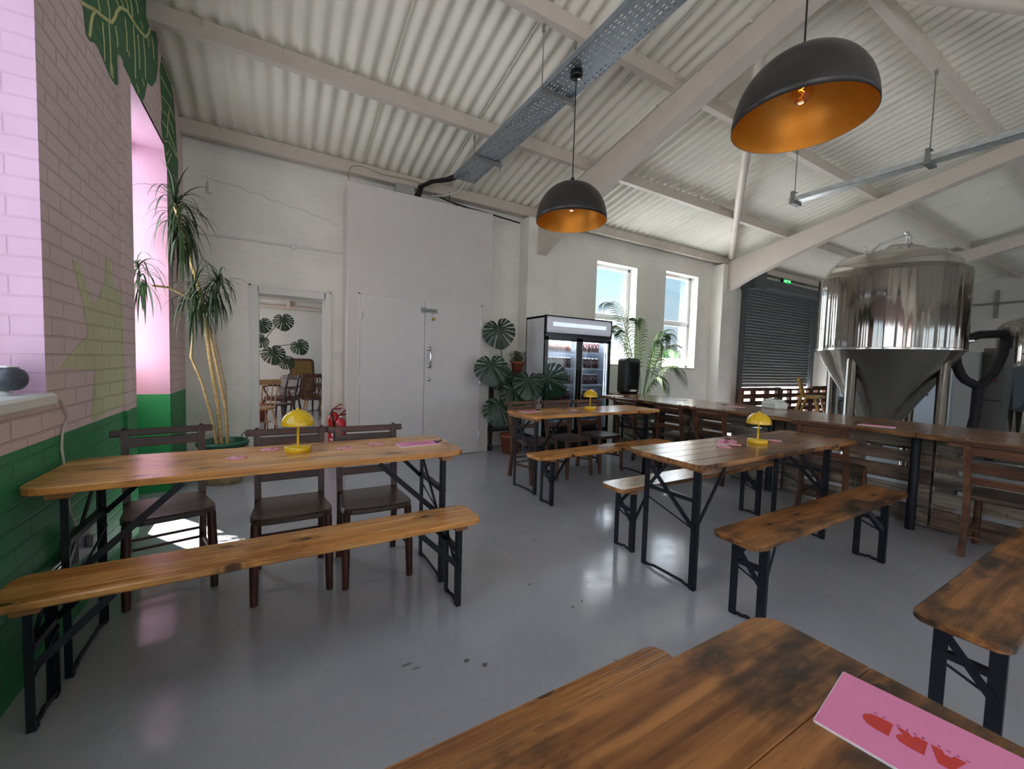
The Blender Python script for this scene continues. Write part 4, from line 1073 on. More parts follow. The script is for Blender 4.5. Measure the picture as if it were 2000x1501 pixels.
# ------------------------------------------------------------------ drinks fridge
FX0, FX1, FY0, FY1, FH = 3.43, 4.725, 4.95, 5.485, 2.045
FR = thing('drinks_fridge', 'black and white double door drinks fridge with a lit header, full of cans', 'fridge', ((FX0+FX1)/2, (FY0+FY1)/2, 0))
fx = (FX1-FX0)/2; fy = (FY1-FY0)/2
mb = MB(); mb.box(-fx, -fx+.02, -fy+.04, fy, .06, FH); mb.box(fx-.02, fx, -fy+.04, fy, .06, FH); mb.box(-fx, fx, fy-.02, fy, .06, FH); mb.box(-fx, fx, -fy+.04, fy, FH-.03, FH); mb.build('cabinet', M['fridge_white'], FR)
mb = MB(); mb.box(-fx+.02, fx-.02, fy-.03, fy-.02, .25, 1.75); mb.box(-fx+.021, -fx+.03, -fy+.06, fy-.02, .25, 1.75); mb.box(fx-.03, fx-.021, -fy+.06, fy-.02, .25, 1.75); mb.box(-fx+.02, fx-.02, -fy+.06, fy-.02, .22, .25); mb.box(-fx+.02, fx-.02, -fy+.06, fy-.02, 1.745, 1.76); mb.build('lining', M['fridge_in'], FR)
mb = MB(); mb.bbox(-fx, fx, -fy+.0, fy, .06, .235, .005)
for k in range(7): mb.box(-fx+.08, fx-.08, -fy-.003, -fy+.0, .085+k*.018, .093+k*.018)
mb.build('plinth_grille', M['black'], FR)
for x in (-fx+.06, fx-.06):
    for y in (-fy+.06, fy-.06): MB().lathe([(0, 0), (.02, 0), (.02, .06), (0, .06)], 10, T=Tr((x, y, 0))).build('foot', M['black'], FR)
# header
mb = MB(); pr = [(-.0, 1.80), (-.03, 1.80), (-.045, 1.84), (-.045, 1.99), (-.03, 2.03), (0, 2.035)]
vs = [(x, -fy+.04+a, z) for x in (-fx+.015, fx-.015) for a, z in pr]; n = len(pr)
mb.add(vs, [(j, j+1, n+j+1, n+j) for j in range(n-1)]+[tuple(range(n)), tuple(range(n, 2*n))[::-1]]); HD = mb.build('header_sign', M['header_panel'], FR)
mb = MB(); mb.box(-fx+.13, fx-.12, -fy-.0065, -fy-.0055, 1.895, 1.955); mb.build('header_glow', M['header'], HD)
mb = MB(); mb.box(-fx, -fx+.016, -fy-.012, -fy+.04, 1.78, FH); mb.box(fx-.016, fx, -fy-.012, -fy+.04, 1.78, FH); mb.box(-fx, fx, -fy-.01, -fy+.04, 2.032, FH+.004); mb.box(-fx, fx, -fy-.008, -fy+.04, 1.74, 1.80); mb.build('header_frame', M['black_gloss'], FR)
def fdoor(a, b, handle):
    y0, y1 = -fy-.005, -fy+.035; w = .055; z0, z1 = .24, 1.738
    mb = MB()
    for p, q, c, d in ((a, a+w, z0, z1), (b-w, b, z0, z1), (a, b, z0, z0+w+.03), (a, b, z1-w, z1)): mb.bbox(p, q, y0, y1, c, d, .003)
    mb.box(a+w, a+w+.008, y0+.004, y1, z0+w, z1-w, 1); mb.box(b-w-.008, b-w, y0+.004, y1, z0+w, z1-w, 1)
    D = mb.build('door', [M['black_gloss'], M['galv_bright']], FR)
    mb = MB(); mb.box(a+w, b-w, y0+.012, y0+.018, z0+w, z1-w); mb.build('door_glass', M['glass_fridge'], D)
    mb = MB(); mb.bbox(handle-.009, handle+.009, y0-.022, y0, .75, 1.25, .004); mb.build('handle', M['black'], D)
    mb = MB(); mb.lathe([(0, .006), (.008, .006), (.008, 0)], 10, T=Tr((handle, y0, .68), (PI/2, 0, 0))); mb.build('lock', M['brass'], D)
fdoor(-fx, -.004, -.03); fdoor(.004, fx, .03)
SHZ = [.27, .555, .82, 1.065, 1.31, 1.53]
SHZ = [.29, .53, .78, 1.025, 1.28, 1.535]
for z in SHZ:
    mb = MB()
    for s in (-1, 1):
        a, b = (-fx+.03, -.02) if s < 0 else (.02, fx-.03)
        for k in range(14): mb.box(a+(b-a)*k/13-.0015, a+(b-a)*k/13+.0015, -fy+.08, fy-.04, z-.006, z-.002)
        mb.box(a, b, -fy+.075, -fy+.085, z-.025, z)
    mb.build('shelf', M['wire'], FR)
mb = MB()
for k in range(34): mb.box(fx-.086, fx-.078, -fy+.045, -fy+.05, .82+k*.026, .832+k*.026)
LEDO = mb.build('led_strip', M['led'], FR)
mb = MB(); mb.box(fx-.09, fx-.074, -fy+.05, -fy+.056, .34, 1.72); mb.build('led_channel', M['galv_bright'], FR)
# cans
def can(mats):
    mb = MB(); r = .035; h = .163
    mb.lathe([(0, .004), (.026, 0), (r, .008), (r, .147), (.027, .158), (.0275, h), (.024, h-.003), (0, h-.004)], 14, mis=[0, 0, 0, 1, 1, 1, 1])
    vs = [(0, 0, 0)]; n = 12
    pts = [(.026*math.cos(2*PI*k/n), .09+.031*math.sin(2*PI*k/n)) for k in range(n)]
    mb.add([(a, -math.sqrt((r+.0006)**2-a*a), z) for a, z in pts], [tuple(range(n))], 2)
    return mb.build('can', mats)
CD1 = can([M['can_dark'], M['can_lid'], M['can_label']]); CP1 = can([M['can_pale'], M['can_lid'], M['can_label']])
used = {}
cxm = (FX0+FX1)/2; cym = (FY0+FY1)/2
rows = ['bottom', 'fifth', 'fourth', 'third', 'second', 'top']
ORD = ['first', 'second', 'third', 'fourth', 'fifth', 'sixth', 'seventh']
for zi, z in enumerate(SHZ):
    for s, side in ((-1, 'left'), (1, 'right')):
        pale = zi == 5 and s < 0
        src = CP1 if pale else CD1
        n = 7 if s < 0 else 6
        for k in range(n):
            x = cxm+(-fx+.105+k*.072 if s < 0 else .09+k*.074)
            if src.name in used: o = src.copy(); COL.objects.link(o)
            else: o = src; used[src.name] = 1
            tag(o, '%s can, %s from left on the %s shelf behind the %s fridge door' % ('pale' if pale else 'dark', ORD[k], rows[zi], side), 'can', 'cans on the %s shelf behind the %s fridge door' % (rows[zi], side), (x, FY0+.125, z+.0005), rnd.uniform(-.4, .4))
LF = bpy.data.lights.new('fridge_light', 'AREA'); LF.shape = 'RECTANGLE'; LF.size = 1.1; LF.size_y = .05; LF.energy = 14; LF.color = (.9, .95, 1)
lo = bpy.data.objects.new('fridge_tube_light', LF); COL.objects.link(lo); lo.location = (cxm, FY0+.07, 1.735); lo.rotation_euler = (R(25), 0, 0)

# ------------------------------------------------------------------ pallet bar
BT = thing('bar_counter', 'long varnished plank bar counter running from the fridge along the pallets', 'bar counter', (4.95, 1.6, 0))
ZB = .86
mb = MB()
strips = [(4.47, 4.74), (4.745, 5.0), (5.005, 5.26), (5.265, 5.5)]
for k, (a, b) in enumerate(strips):
    segs = [(-2.2, 1.18), (1.184, 4.9 if k < 2 else 5.4)]
    if k == 1: segs = [(-2.2, 2.3), (2.304, 4.9)]
    for c, d in segs: mb.bbox(a-4.95, b-4.95, c-1.6, d-1.6, ZB-.04, ZB, .004)
mb.build('top_boards', M['bar_wood'], BT)
mb = MB()
for y in (1.1, 3.0, 4.6): mb.box(4.5-4.95, 5.4-4.95, y-.2-1.6, y-.1-1.6, ZB-.065, ZB-.04)
mb.build('bearer', M['batten'], BT)
for y in (-1.2, 1.245, 2.42, 3.88, 4.8):
    mb = MB(); mb.tube([(4.74-4.95, y-1.6, 0), (4.74-4.95, y-1.6, ZB-.04)], .033, 16); mb.build('post', M['black_steel'], BT)
def make_pallet(label, y0, y1, mats, group, x=4.9, seed=0, loc=None):
    q = random.Random(seed); L = y1-y0
    p = thing('pallet', label, 'pallet', (x+.06, (y0+y1)/2, 0), 0, group)
    z = .012; k = 0
    for w, g in ((.17, .035), (.12, .04), (.125, .04), (.105, .035), (.1, 0)):
        if z+w > .79: w = .79-z
        mb = MB(); mb.bbox(-.06, -.038, -L/2+.004, L/2-.004, z, z+w, .003); mb.build('board', mats[q.random() < .45], p)
        z += w+g; k += 1
    for y in (-L/2+.07, -.04, L/2-.07):
        mb = MB(); mb.bbox(-.038, .05, y-.06, y+.06, .01, .79, .004); mb.build('stringer', M['pallet'], p)
    for zz in (.05, .35, .65):
        mb = MB(); mb.bbox(.05, .07, -L/2+.01, L/2-.01, zz, zz+.1, .003); mb.build('back_board', mats[q.random() < .5], p)
    return p
GP = 'upright pallets forming the bar front'
PM = (M['pallet'], M['pallet_red'])
make_pallet('upright grey pallet right of the black post under the bar', .02, 1.165, PM, GP, seed=1)
make_pallet('upright pallet behind the bar chair at the right end of the weathered table', 1.175, 2.36, PM, GP, seed=2)
make_pallet('upright pallet under the bar behind the mid room yellow lamp', 2.37, 3.56, PM, GP, seed=5)
make_pallet('upright pallet under the far end of the bar by the fridge', 3.57, 4.76, PM, GP, seed=6)

# speaker on the bar
SP = thing('speaker', 'black portable speaker standing on the far end of the bar', 'speaker', (5.36, 5.16, ZB), R(-8))
SWP = Tr((0, 0, 0), (PI/2, 0, 0))
mb = MB(); mb.prism(rrect(-.155, .155, .0, .61, .06, 5), -.12, .14, .03, T=SWP); mb.build('cabinet', M['black'], SP)
mb = MB(); mb.prism(rrect(-.122, .122, .07, .53, .08, 6), .14, .152, .006, T=SWP); G = mb.build('grille', M['black_gloss'], SP)
for z in (.4, .2):
    mb = MB(); mb.lathe([(.09, 0), (.095, .008), (.1, 0)], 28, T=Tr((0, -.152, z), (PI/2, 0, 0))); mb.build('driver_ring', M['black_gloss'], G)
mb = MB(); mb.prism([(.075*math.cos(t*PI/8), .055+.02*math.sin(t*PI/8)) for t in range(16)], .14, .158, .002, T=SWP); mb.build('badge', M['white_plastic'], SP)
mb = MB(); mb.prism(rrect(-.09, .09, .555, .585, .01, 3), .139, .147, .002, T=SWP); mb.build('handle_recess', M['dark_plastic'], SP)

# palm behind the bar
PP = thing('palm_plant', 'feathery palm in front of the far windows behind the speaker', 'plant', (5.98, 5.42, 0))
mb = MB(); mb.lathe([(0, 0), (.17, 0), (.22, .38), (.235, .38), (.235, .42), (.2, .42), (.19, .38), (0, .37)], 24); mb.build('pot', M['green_plastic'], PP)
def frond(tip, lift, n=26, L=.30, base=(0, 0, .4), side0=None):
    base = Vector(base); tip = Vector(tip)-Vector((5.98, 5.42, 0)); pts = arc(base, tip, lift, 20)
    mb = MB(); mb.tube(pts, [.009-.0004*k for k in range(21)], 6, 1)
    for k in range(5, 21):
        d = (pts[min(k+1, 20)]-pts[k-1]).normalized(); sd = d.cross(Vector((0, 0, 1)))
        sd = sd.normalized() if sd.length > .1 else Vector((1, 0, 0))
        f = (k-4)/16; l = L*(math.sin(PI*min(1, f*.9+.08))**.7)
        for half in (0, .5):
            p = pts[k] if half == 0 else (pts[k]+pts[min(k+1, 20)])/2
            l = l*.97
            for s in (-1, 1):
                q = [p]; v = (sd*s*.85+d*.75+Vector((0, 0, .12))).normalized()*(l/4)
                for j in range(4): q.append(q[-1]+v); v = v+Vector((0, 0, -.024))
                for w in q:
                    if w.y > FY-.03-5.42: w.y = FY-.03-5.42
                strip(mb, q, [.006, .011, .010, .006, .001], d, 0)
    mb.build('frond', [M['palm_leaf'], M['stem']], PP)
for tip, lift, L in (((4.95, 5.42, 2.35), 1.5, .34), ((6.45, 5.2, 1.75), 1.5, .36), ((7.1, 5.45, 1.6), 1.25, .3), ((6.85, 5.1, 1.05), 1.15, .28), ((5.7, 5.35, 2.1), 1.3, .3), ((6.1, 5.0, 1.5), 1.5, .3), ((5.3, 5.62, 2.0), 1.2, .2), ((6.6, 5.3, 1.9), 1.1, .3), ((6.1, 4.9, .9), .9, .22), ((5.5, 5.62, 1.95), 1.1, .2), ((5.12, 5.66, 1.75), 1.5, .16)):
    frond(tip, lift, L=L)

# ------------------------------------------------------------------ roller shutter, exit sign, barrier
RS = thing('roller_shutter', 'slate grey roller shutter pulled nearly down in the far wall', 'shutter', ((SH[0]+SH[1])/2, FY+.06, 0))
hw = (SH[1]-SH[0])/2
mb = MB(); n = 33; z0, z1 = .97, 3.42
pts = []
for k in range(n):
    a = z0+(z1-z0)*k/n; b = (z1-z0)/n
    pts += [(.0, a), (-.03, a+b*.25), (-.036, a+b*.5), (-.026, a+b*.75), (.004, a+b*.88)]
pts.append((0, z1)); m_ = len(pts)
mb.add([(x, y, z) for x in (-hw, hw) for y, z in pts]+[(x, y+.02, z) for x in (-hw, hw) for y, z in pts], [(j, j+1, m_+j+1, m_+j) for j in range(m_-1)]+[(2*m_+j, 3*m_+j, 3*m_+j+1, 2*m_+j+1) for j in range(m_-1)], 0, False)
mb.build('curtain', M['shutter'], RS)
mb = MB(); mb.bbox(-hw, hw, -.02, .03, .90, .97, .004); mb.build('bottom_bar', M['shutter_dark'], RS)
for s in (-1, 1):
    mb = MB(); mb.bbox(s*hw-.06, s*hw+.06, -.14, -.065, 0, 3.42, .004); mb.build('guide', M['shutter_dark'], RS)
mb = MB(); mb.bbox(-hw+.36, hw+.1, -.36, -.065, 3.30, 3.50, .01); mb.build('hood', M['shutter_dark'], RS)
mb = MB(); mb.bbox(-hw-.12, -hw+.35, -.42, -.065, 3.22, 3.66, .01); mb.build('motor_box', M['shutter_dark'], RS)
EX = thing('exit_sign', 'small lit green exit sign above the roller shutter', 'sign', (11.5, FY-.02, 3.66))
mb = MB(); mb.bbox(-.2, .2, -.05, .0, -.075, .075, .006); mb.build('housing', M['black'], EX)
mb = MB(); mb.box(-.18, .18, -.053, -.05, -.065, .065); mb.build('face', M['exit_green'], EX)
mb = MB(); 
mb.lathe([(0, 0), (.014, 0), (.014, .002), (0, .002)], 12, T=Tr((-.06, -.053, .045), (PI/2, 0, 0)))
for a, b in (((-.06, .03), (-.08, -.01)), ((-.08, -.01), (-.055, -.05)), ((-.08, -.01), (-.11, -.03)), ((-.11, -.03), (-.135, -.03)), ((-.062, .022), (-.03, .01)), ((-.062, .024), (-.095, .015)), ((.02, 0), (.13, 0)), ((.13, 0), (.09, .035)), ((.13, 0), (.09, -.035))):
    mb.bar((a[0], -.0535, a[1]), (b[0], -.0535, b[1]), .003, .015)
mb.build('running_figure_and_arrow', M['exit_white'], EX)
# pallets standing in the shutter opening
def shutter_pallet(label, x0, x1, h, y):
    p = thing('pallet', label, 'pallet', ((x0+x1)/2, y, 0), 0, 'brown pallets blocking the shutter opening'); w = (x1-x0)/2; z = .02
    k = 0
    while z < h-.05:
        mb = MB(); mb.bbox(-w, w, -.06, -.04, z, min(z+.105, h), .003); mb.build('board', M['pallet_x'], p); z += .165; k += 1
    for x in (-w+.06, -w*.35, w*.35, w-.06):
        mb = MB(); mb.bbox(x-.05, x+.05, -.04, .04, .02, h, .003); mb.build('stringer', M['pallet_x'], p)
shutter_pallet('brown pallet standing left under the roller shutter', 8.98, 10.6, .93, 5.3)
shutter_pallet('brown pallet standing in the middle under the roller shutter', 10.62, 12.1, .90, 5.3)
shutter_pallet('brown pallet standing right under the roller shutter by the sawhorse', 12.12, 13.35, .95, 5.3)
# jerry can on the bar
JC = thing('jerry_can', 'white plastic container standing behind the yellow lamp on the bar', 'container', (5.36, 2.72, ZB), R(70))
mb = MB(); mb.prism(rrect(-.12, .12, -.09, .09, .03, 4), 0, .085, .012); mb.prism(rrect(-.1, .1, -.07, .07, .03, 4), .08, .115, .015); mb.build('body', M['jerry'], JC)
mb = MB(); mb.bbox(-.05, .03, -.014, .014, .108, .128, .004); mb.build('handle', M['dark_plastic'], JC)
mb = MB(); mb.lathe([(0, .125), (.02, .125), (.02, .105), (0, .105)], 14, T=Tr((.065, 0, 0))); mb.build('cap', M['jerry'], JC)
# sawhorse
SWH = thing('sawhorse', 'yellow wooden folding workbench between the shutter and the tank', 'workbench', (9.9, 4.3, 0), R(15))
mb = MB(); mb.bbox(-.42, .42, -.2, .2, .78, .82, .005); mb.build('worktop', M['yellow_wood'], SWH)
for s in (-1, 1):
    for q in (-1, 1):
        mb = MB(); mb.bar((s*.32, q*.12, .78), (s*.4, q*.34, 0.0), .06, .04); mb.build('leg', M['yellow_wood'], SWH)
    mb = MB(); mb.bar((s*.36, -.22, .4), (s*.36, .22, .4), .03, .06); mb.build('cross_rail', M['yellow_wood'], SWH)
mb = MB(); mb.bar((-.32, .1, .82), (-.5, .16, 1.2), .05, .035); mb.bar((-.1, .1, .82), (-.42, .14, 1.18), .04, .03); mb.build('upright_batten', M['yellow_wood'], SWH)

# ------------------------------------------------------------------ tanks
def make_tank(label, loc, rz):
    t = thing('fermenter_tank', label, 'tank', loc, rz, 'stainless conical fermenters')
    r = .768; zb, zt = 1.64, 2.66
    mb = MB(); mb.lathe([(r-.03, zb-.01), (r, zb), (r, zb+.02), (r, zt-.06), (r-.01, zt-.02), (r-.05, zt)], 96); mb.build('shell', M['tank'], t)
    mb = MB(); mb.lathe([(r+.004, zb-.012), (r+.006, zb+.004), (r+.004, zb+.018)], 96); mb.build('weld_band', M['tank_dome'], t); mb = MB(); mb.lathe([(r-.045, zt-.005), (r-.06, zt+.012), (r-.075, zt)], 96); mb.build('weld_band', M['tank_dome'], t)
    mb = MB(); mb.lathe([(r-.075, zt-.01), (r-.082, zt+.05), (r-.095, zt+.09), (r-.13, zt+.14), (r-.19, zt+.19), (r-.28, zt+.235), (r-.4, zt+.27), (r-.55, zt+.295), (0, zt+.31)], 96); mb.build('dome', M['tank_dome'], t)
    mb = MB(); mb.lathe([(r-.01, zb+.005), (r-.04, zb-.05), (.08, .43), (.06, .3), (0, .3)], 72); mb.build('cone', M['tank_cone'], t)
    for k in range(4):
        a = R(169+90*k); x, y = .63*math.cos(a), .63*math.sin(a)
        mb = MB(); mb.lathe([(0, .0), (.08, 0), (.08, .02), (.058, .03), (.058, 1.56), (.045, 1.61), (0, 1.63)], 24, T=Tr((x, y, 0))); mb.build('leg', M['tank'], t)
    mb = MB(); mb.tube([(-.12, -.2, zt+.3), (-.12, -.2, zt+.46), (-.12, -.17, zt+.5)], .022, 10); mb.lathe([(0, 0), (.035, 0), (.035, .015), (0, .015)], 14, T=Tr((-.12, -.2, zt+.42)))
    mb.bar((-.16, -.2, zt+.4), (-.06, -.2, zt+.43), .012, .012); mb.bar((-.16, -.22, zt+.36), (-.04, -.22, zt+.36), .012, .012)
    mb.tube([(-.12, -.18, zt+.47), (-.32, .02, zt+.36), (-.46, .12, zt+.2)], .015, 8); mb.build('spray_pipe', M['chrome'], t)
    mb = MB(); mb.tube([(-.47, .12, zt+.18), (-.47, .12, zt+.32)], .018, 10); mb.lathe([(0, 0), (.03, 0), (.03, .012), (0, .012)], 12, T=Tr((-.47, .12, zt+.26))); mb.bar((-.51, .12, zt+.31), (-.43, .12, zt+.31), .012, .02); mb.build('relief_valve', M['chrome'], t)
    mb = MB(); mb.lathe([(0, .02), (.16, .018), (.2, .0), (.21, -.02)], 32, T=Tr((-.28, -.30, zt+.215), (R(26), R(-24), 0), (1.25, 1.25, 1))); mb.tube([(.1-.19*math.cos(u), -.5+.0*u, zt+.19+.06*math.sin(u)) for u in (0, .6, 1.2, 1.8, 2.4, 3.1)], .012, 8); mb.build('manway_lid', M['tank_dome'], t)
    mb = MB(); mb.tube([(.66, -.38, zt-.12), (.84, -.5, zt-.1)], .011, 8); mb.build('thermowell', M['zinc'], t)
    mb = MB(); mb.tube([(.3, -.7, zb+.12), (.32, -.76, zb+.13)], .02, 10); mb.build('sample_tap', M['chrome'], t)
    return t
TK = make_tank('big polished steel conical tank standing behind the bar', (7.18, 2.28, 0), 0)
# insulated cooling pipe wrapped in black foam on that tank
HP = [(7.78, 1.74, 1.60), (7.86, 1.66, 1.82), (8.0, 1.58, 1.875), (8.3, 1.42, 1.90), (8.34, 1.41, 1.84), (8.3, 1.42, 1.62), (8.16, 1.46, 1.38), (8.0, 1.52, 1.23), (7.92, 1.54, 1.2), (7.74, 1.62, 1.28), (7.68, 1.65, 1.34), (7.72, 1.7, 1.46), (7.78, 1.74, 1.60)]
P2 = []
for a, b in zip(HP, HP[1:]):
    for k in range(4): P2.append(Vector(a).lerp(Vector(b), k/4)-Vector((7.18, 2.28, 0)))
mb = MB(); mb.tube(P2, .052, 12, closed=True); mb.build('insulated_pipe', M['black_rubber'], TK)
mb = MB(); mb.tube([(x-7.18, y-2.28, z) for x, y, z in ((7.92, 1.54, 1.2), (7.95, 1.55, .8), (7.9, 1.6, .3))], .05, 12); mb.tube([(x-7.18, y-2.28, z) for x, y, z in ((7.6, 1.95, 1.5), (7.78, 1.74, 1.58))], .03, 10); mb.build('drop_pipe', M['black_rubber'], TK)
t3 = dup(TK, 'steel conical tank cut off by the right edge of the photo', (8.62, .52, 0), R(10), 'stainless conical fermenters')
for ch in list(bpy.data.objects):
    if ch.parent == t3 and ch.name.split('.')[0] in ('insulated_pipe', 'drop_pipe'): bpy.data.objects.remove(ch)
T2 = thing('bright_tank', 'smaller upright steel tank at the right edge behind the grey cabinet', 'tank', (11.42, 1.42, 0))
mb = MB(); mb.lathe([(0, .74), (.55, .76), (.62, .8), (.62, 2.2), (.55, 2.3), (.3, 2.4), (0, 2.42)], 64); mb.build('shell', M['tank'], T2)
for k in range(4):
    a = R(45+90*k); MB().lathe([(0, 0), (.06, 0), (.05, .02), (.05, .8), (0, .8)], 16, T=Tr((.48*math.cos(a), .48*math.sin(a), 0))).build('leg', M['tank_cone'], T2)
mb = MB(); mb.tube([(-.7, -.1, .5), (.3, -.55, .5)], .06, 12); mb.build('drain_pipe', M['zinc'], T2)
# control cabinet, freezer and drum behind the tank
CB = thing('control_cabinet', 'grey electrical control cabinet with red buttons right of the big tank', 'cabinet', (9.78, 1.88, 0), R(-5))
mb = MB(); mb.bbox(-.15, .15, -.02, .24, 0, 1.72, .006); mb.build('side_locker', M['cab_grey'], CB)
mb = MB(); mb.bbox(-.05, .25, -.26, -.022, 0, 1.78, .006); mb.build('body', M['cab_dark'], CB)
for z in (1.55, 1.28):
    mb = MB(); mb.lathe([(0, .03), (.03, .03), (.03, 0)], 14, T=Tr((-.05, -.15, z), (0, -PI/2, 0))); mb.build('button', M['red_button'], CB)
mb = MB(); mb.box(-.056, -.05, -.25, -.04, .95, .97); mb.build('door_gap', M['black'], CB)
FZ = thing('chest_freezer', 'pale blue white panelled cold box with a black handle behind the tank', 'cold box', (10.35, 3.0, 0))
mb = MB(); mb.bbox(-.45, .45, -.78, .8, 0, 1.42, .012); mb.build('body', M['cold_panel'], FZ)
mb = MB(); mb.bbox(-.475, -.45, -.5, -.28, .965, 1.02, .005); mb.build('handle', M['black'], FZ)
mb = MB(); mb.box(-.453, -.449, -.78, -.74, 0, 1.42); mb.build('edge_strip', M['trim_white'], FZ)
KD = thing('black_drum', 'black plastic drum beside the yellow workbench', 'drum', (9.3, 3.35, 0))
mb = MB(); mb.lathe([(0, 0), (.2, 0), (.22, .03), (.22, .3), (.23, .31), (.22, .33), (.22, .8), (.2, .84), (0, .84)], 24); mb.build('body', M['black'], KD)
mb = MB(); mb.lathe([(.225, .83), (.235, .85), (.225, .87), (0, .88)], 24); mb.build('lid', M['dark_plastic'], KD)
# bracket and pipe on the far right wall
WB = thing('wall_bracket', 'grey strut bracket and pipe on the far right wall', 'bracket', (RX-.001, 3.4, 3.5))
mb = MB(); mb.box(-.05, 0, -.04, .04, -.42, .42); mb.box(-.25, 0, -.03, .03, -.05, .0); mb.build('strut', M['zinc'], WB)
mb = MB(); mb.tube([(-.07, -3.2, .03), (-.07, 2.2, .0)], .03, 8); mb.build('pipe', M['zinc'], WB)

# ------------------------------------------------------------------ left wall things
SD = thing('smart_speaker', 'white and dark grey rounded device on the left window sill', 'device', (-.965, 2.45, W1[2]+.012), R(-118))
mb = MB(); mb.lathe([(0, -.02), (.04, -.015), (.047, .0), (.047, .07), (.044, .085), (.026, .097), (0, .1)], 28, T=Tr((0, .0, .066), (R(-90), 0, 0))); mb.build('body', M['dark_plastic'], SD)
mb = MB(); mb.lathe([(.0465, -.004), (.048, .0), (.047, .02), (.038, .04), (.02, .05), (0, .053)], 28, T=Tr((0, .0, .066), (R(90), 0, 0))); mb.build('face', M['white_plastic'], SD)
mb = MB(); mb.bbox(-.024, .024, -.03, .075, .110, .119, .004); mb.build('top_plate', M['white_plastic'], SD)
mb = MB(); mb.lathe([(0, 0), (.03, 0), (.026, .012), (.012, .022), (0, .022)], 20, T=Tr((0, .025, 0))); mb.build('stand', M['white_plastic'], SD)
PW = thing('wall_socket', 'grey metal socket box with conduit low on the green wall', 'socket', (WX, 2.70, .40))
mb = MB(); mb.bbox(.0, .06, -.07, .07, -.07, .07, .006); mb.build('box', M['socket_grey'], PW)
mb = MB(); mb.tube([(.03, -.07, -.02), (.03, -.6, -.02)], .015, 10); mb.build('conduit', M['chrome'], PW)
mb = MB(); mb.bbox(.06, .085, .02, .06, -.035, .02, .004); mb.build('plug', M['cab_grey'], PW)
mb = MB(); q = [(115, 782), (124, 800), (129, 815), (121, 835), (118, 850), (117, 875), (121, 900), (124, 930), (128, 970), (135, 1003), (142, 1020), (150, 1045)]
mb.tube([(WX+.008, *on_wall(*p)) for p in q], .005, 7); tag(mb.build('cable', M['cable_white']), 'white cable running down the pink wall from the sill to the socket', 'cable')

# ------------------------------------------------------------------ back room furniture
def spindle_chair(label, loc, rz, mat, group=None, arms=False):
    c = thing('spindle_chair', label, 'chair', loc, rz, group)
    mb = MB(); mb.prism([(.2*math.cos(t*PI/10)*(1.05), .2*math.sin(t*PI/10)) for t in range(20)], .43, .47, .01); mb.build('seat', mat, c)
    for sx in (-1, 1):
        for sy in (-1, 1):
            mb = MB(); mb.tube([(sx*.12, sy*.12, .44), (sx*.16, sy*.16, .22), (sx*.19, sy*.19, 0)], [.014, .019, .012], 8); mb.build('leg', mat, c)
    mb = MB(); mb.tube([(-.16, -.16, .2), (-.16, .16, .2)], .009, 6); mb.tube([(.16, -.16, .2), (.16, .16, .2)], .009, 6); mb.tube([(-.16, 0, .2), (.16, 0, .2)], .009, 6); mb.build('stretcher', mat, c)
    for k in range(5):
        x = -.15+.075*k; mb = MB(); mb.tube([(x*.9, .16, .46), (x, .2, .66), (x*1.1, .24, .88)], [.008, .013, .008], 8); mb.build('spindle', mat, c)
    mb = MB(); mb.bbox(-.21, .21, -.014, .014, -.045, .045, .008, T=Tr((0, .245, .9), (R(-12), 0, 0))); mb.build('crest_rail', mat, c)
    return c
spindle_chair('pale wooden spindle chair in the back room, at the left edge of the doorway', (-.19, 8.05, 0), R(205), M['light_wood'])
def bent_chair(label, loc, rz, mat):
    c = thing('bentwood_chair', label, 'chair', loc, rz)
    mb = MB(); mb.prism([(.2*math.cos(t*PI/10), .2*math.sin(t*PI/10)) for t in range(20)], .44, .47, .01); mb.build('seat', mat, c)
    for s in (-1, 1):
        mb = MB(); mb.tube([(s*.15, -.14, .44), (s*.17, -.18, 0)], [.018, .012], 8); mb.build('front_leg', mat, c)
        mb = MB(); mb.tube([(s*.17, .22, 0), (s*.16, .17, .4), (s*.17, .2, .7), (s*.18, .27, 1.0)], [.014, .02, .02, .018], 8); mb.build('back_post', mat, c)
    mb = MB(); mb.bar((-.17, .215, .74), (.17, .215, .74), .016, .05); mb.bar((-.17, .25, .93), (.17, .25, .93), .016, .07); mb.build('back_slat', mat, c)
    return c
bent_chair('tall backed wooden chair seen sideways at the round table in the back room', (.09, 8.6, 0), R(-62), M['dark_wood'])
RT = thing('round_table', 'small round pale table in the back room, left in the doorway', 'table', (-.52, 8.8, 0))
mb = MB(); mb.lathe([(0, .84), (.33, .84), (.34, .855), (.33, .87), (0, .87)], 36); mb.build('top', M['light_wood'], RT)
mb = MB(); mb.lathe([(0, 0), (.18, 0), (.18, .03), (.04, .06), (.035, .8), (.1, .84), (0, .84)], 20); mb.build('pedestal', M['light_wood'], RT)
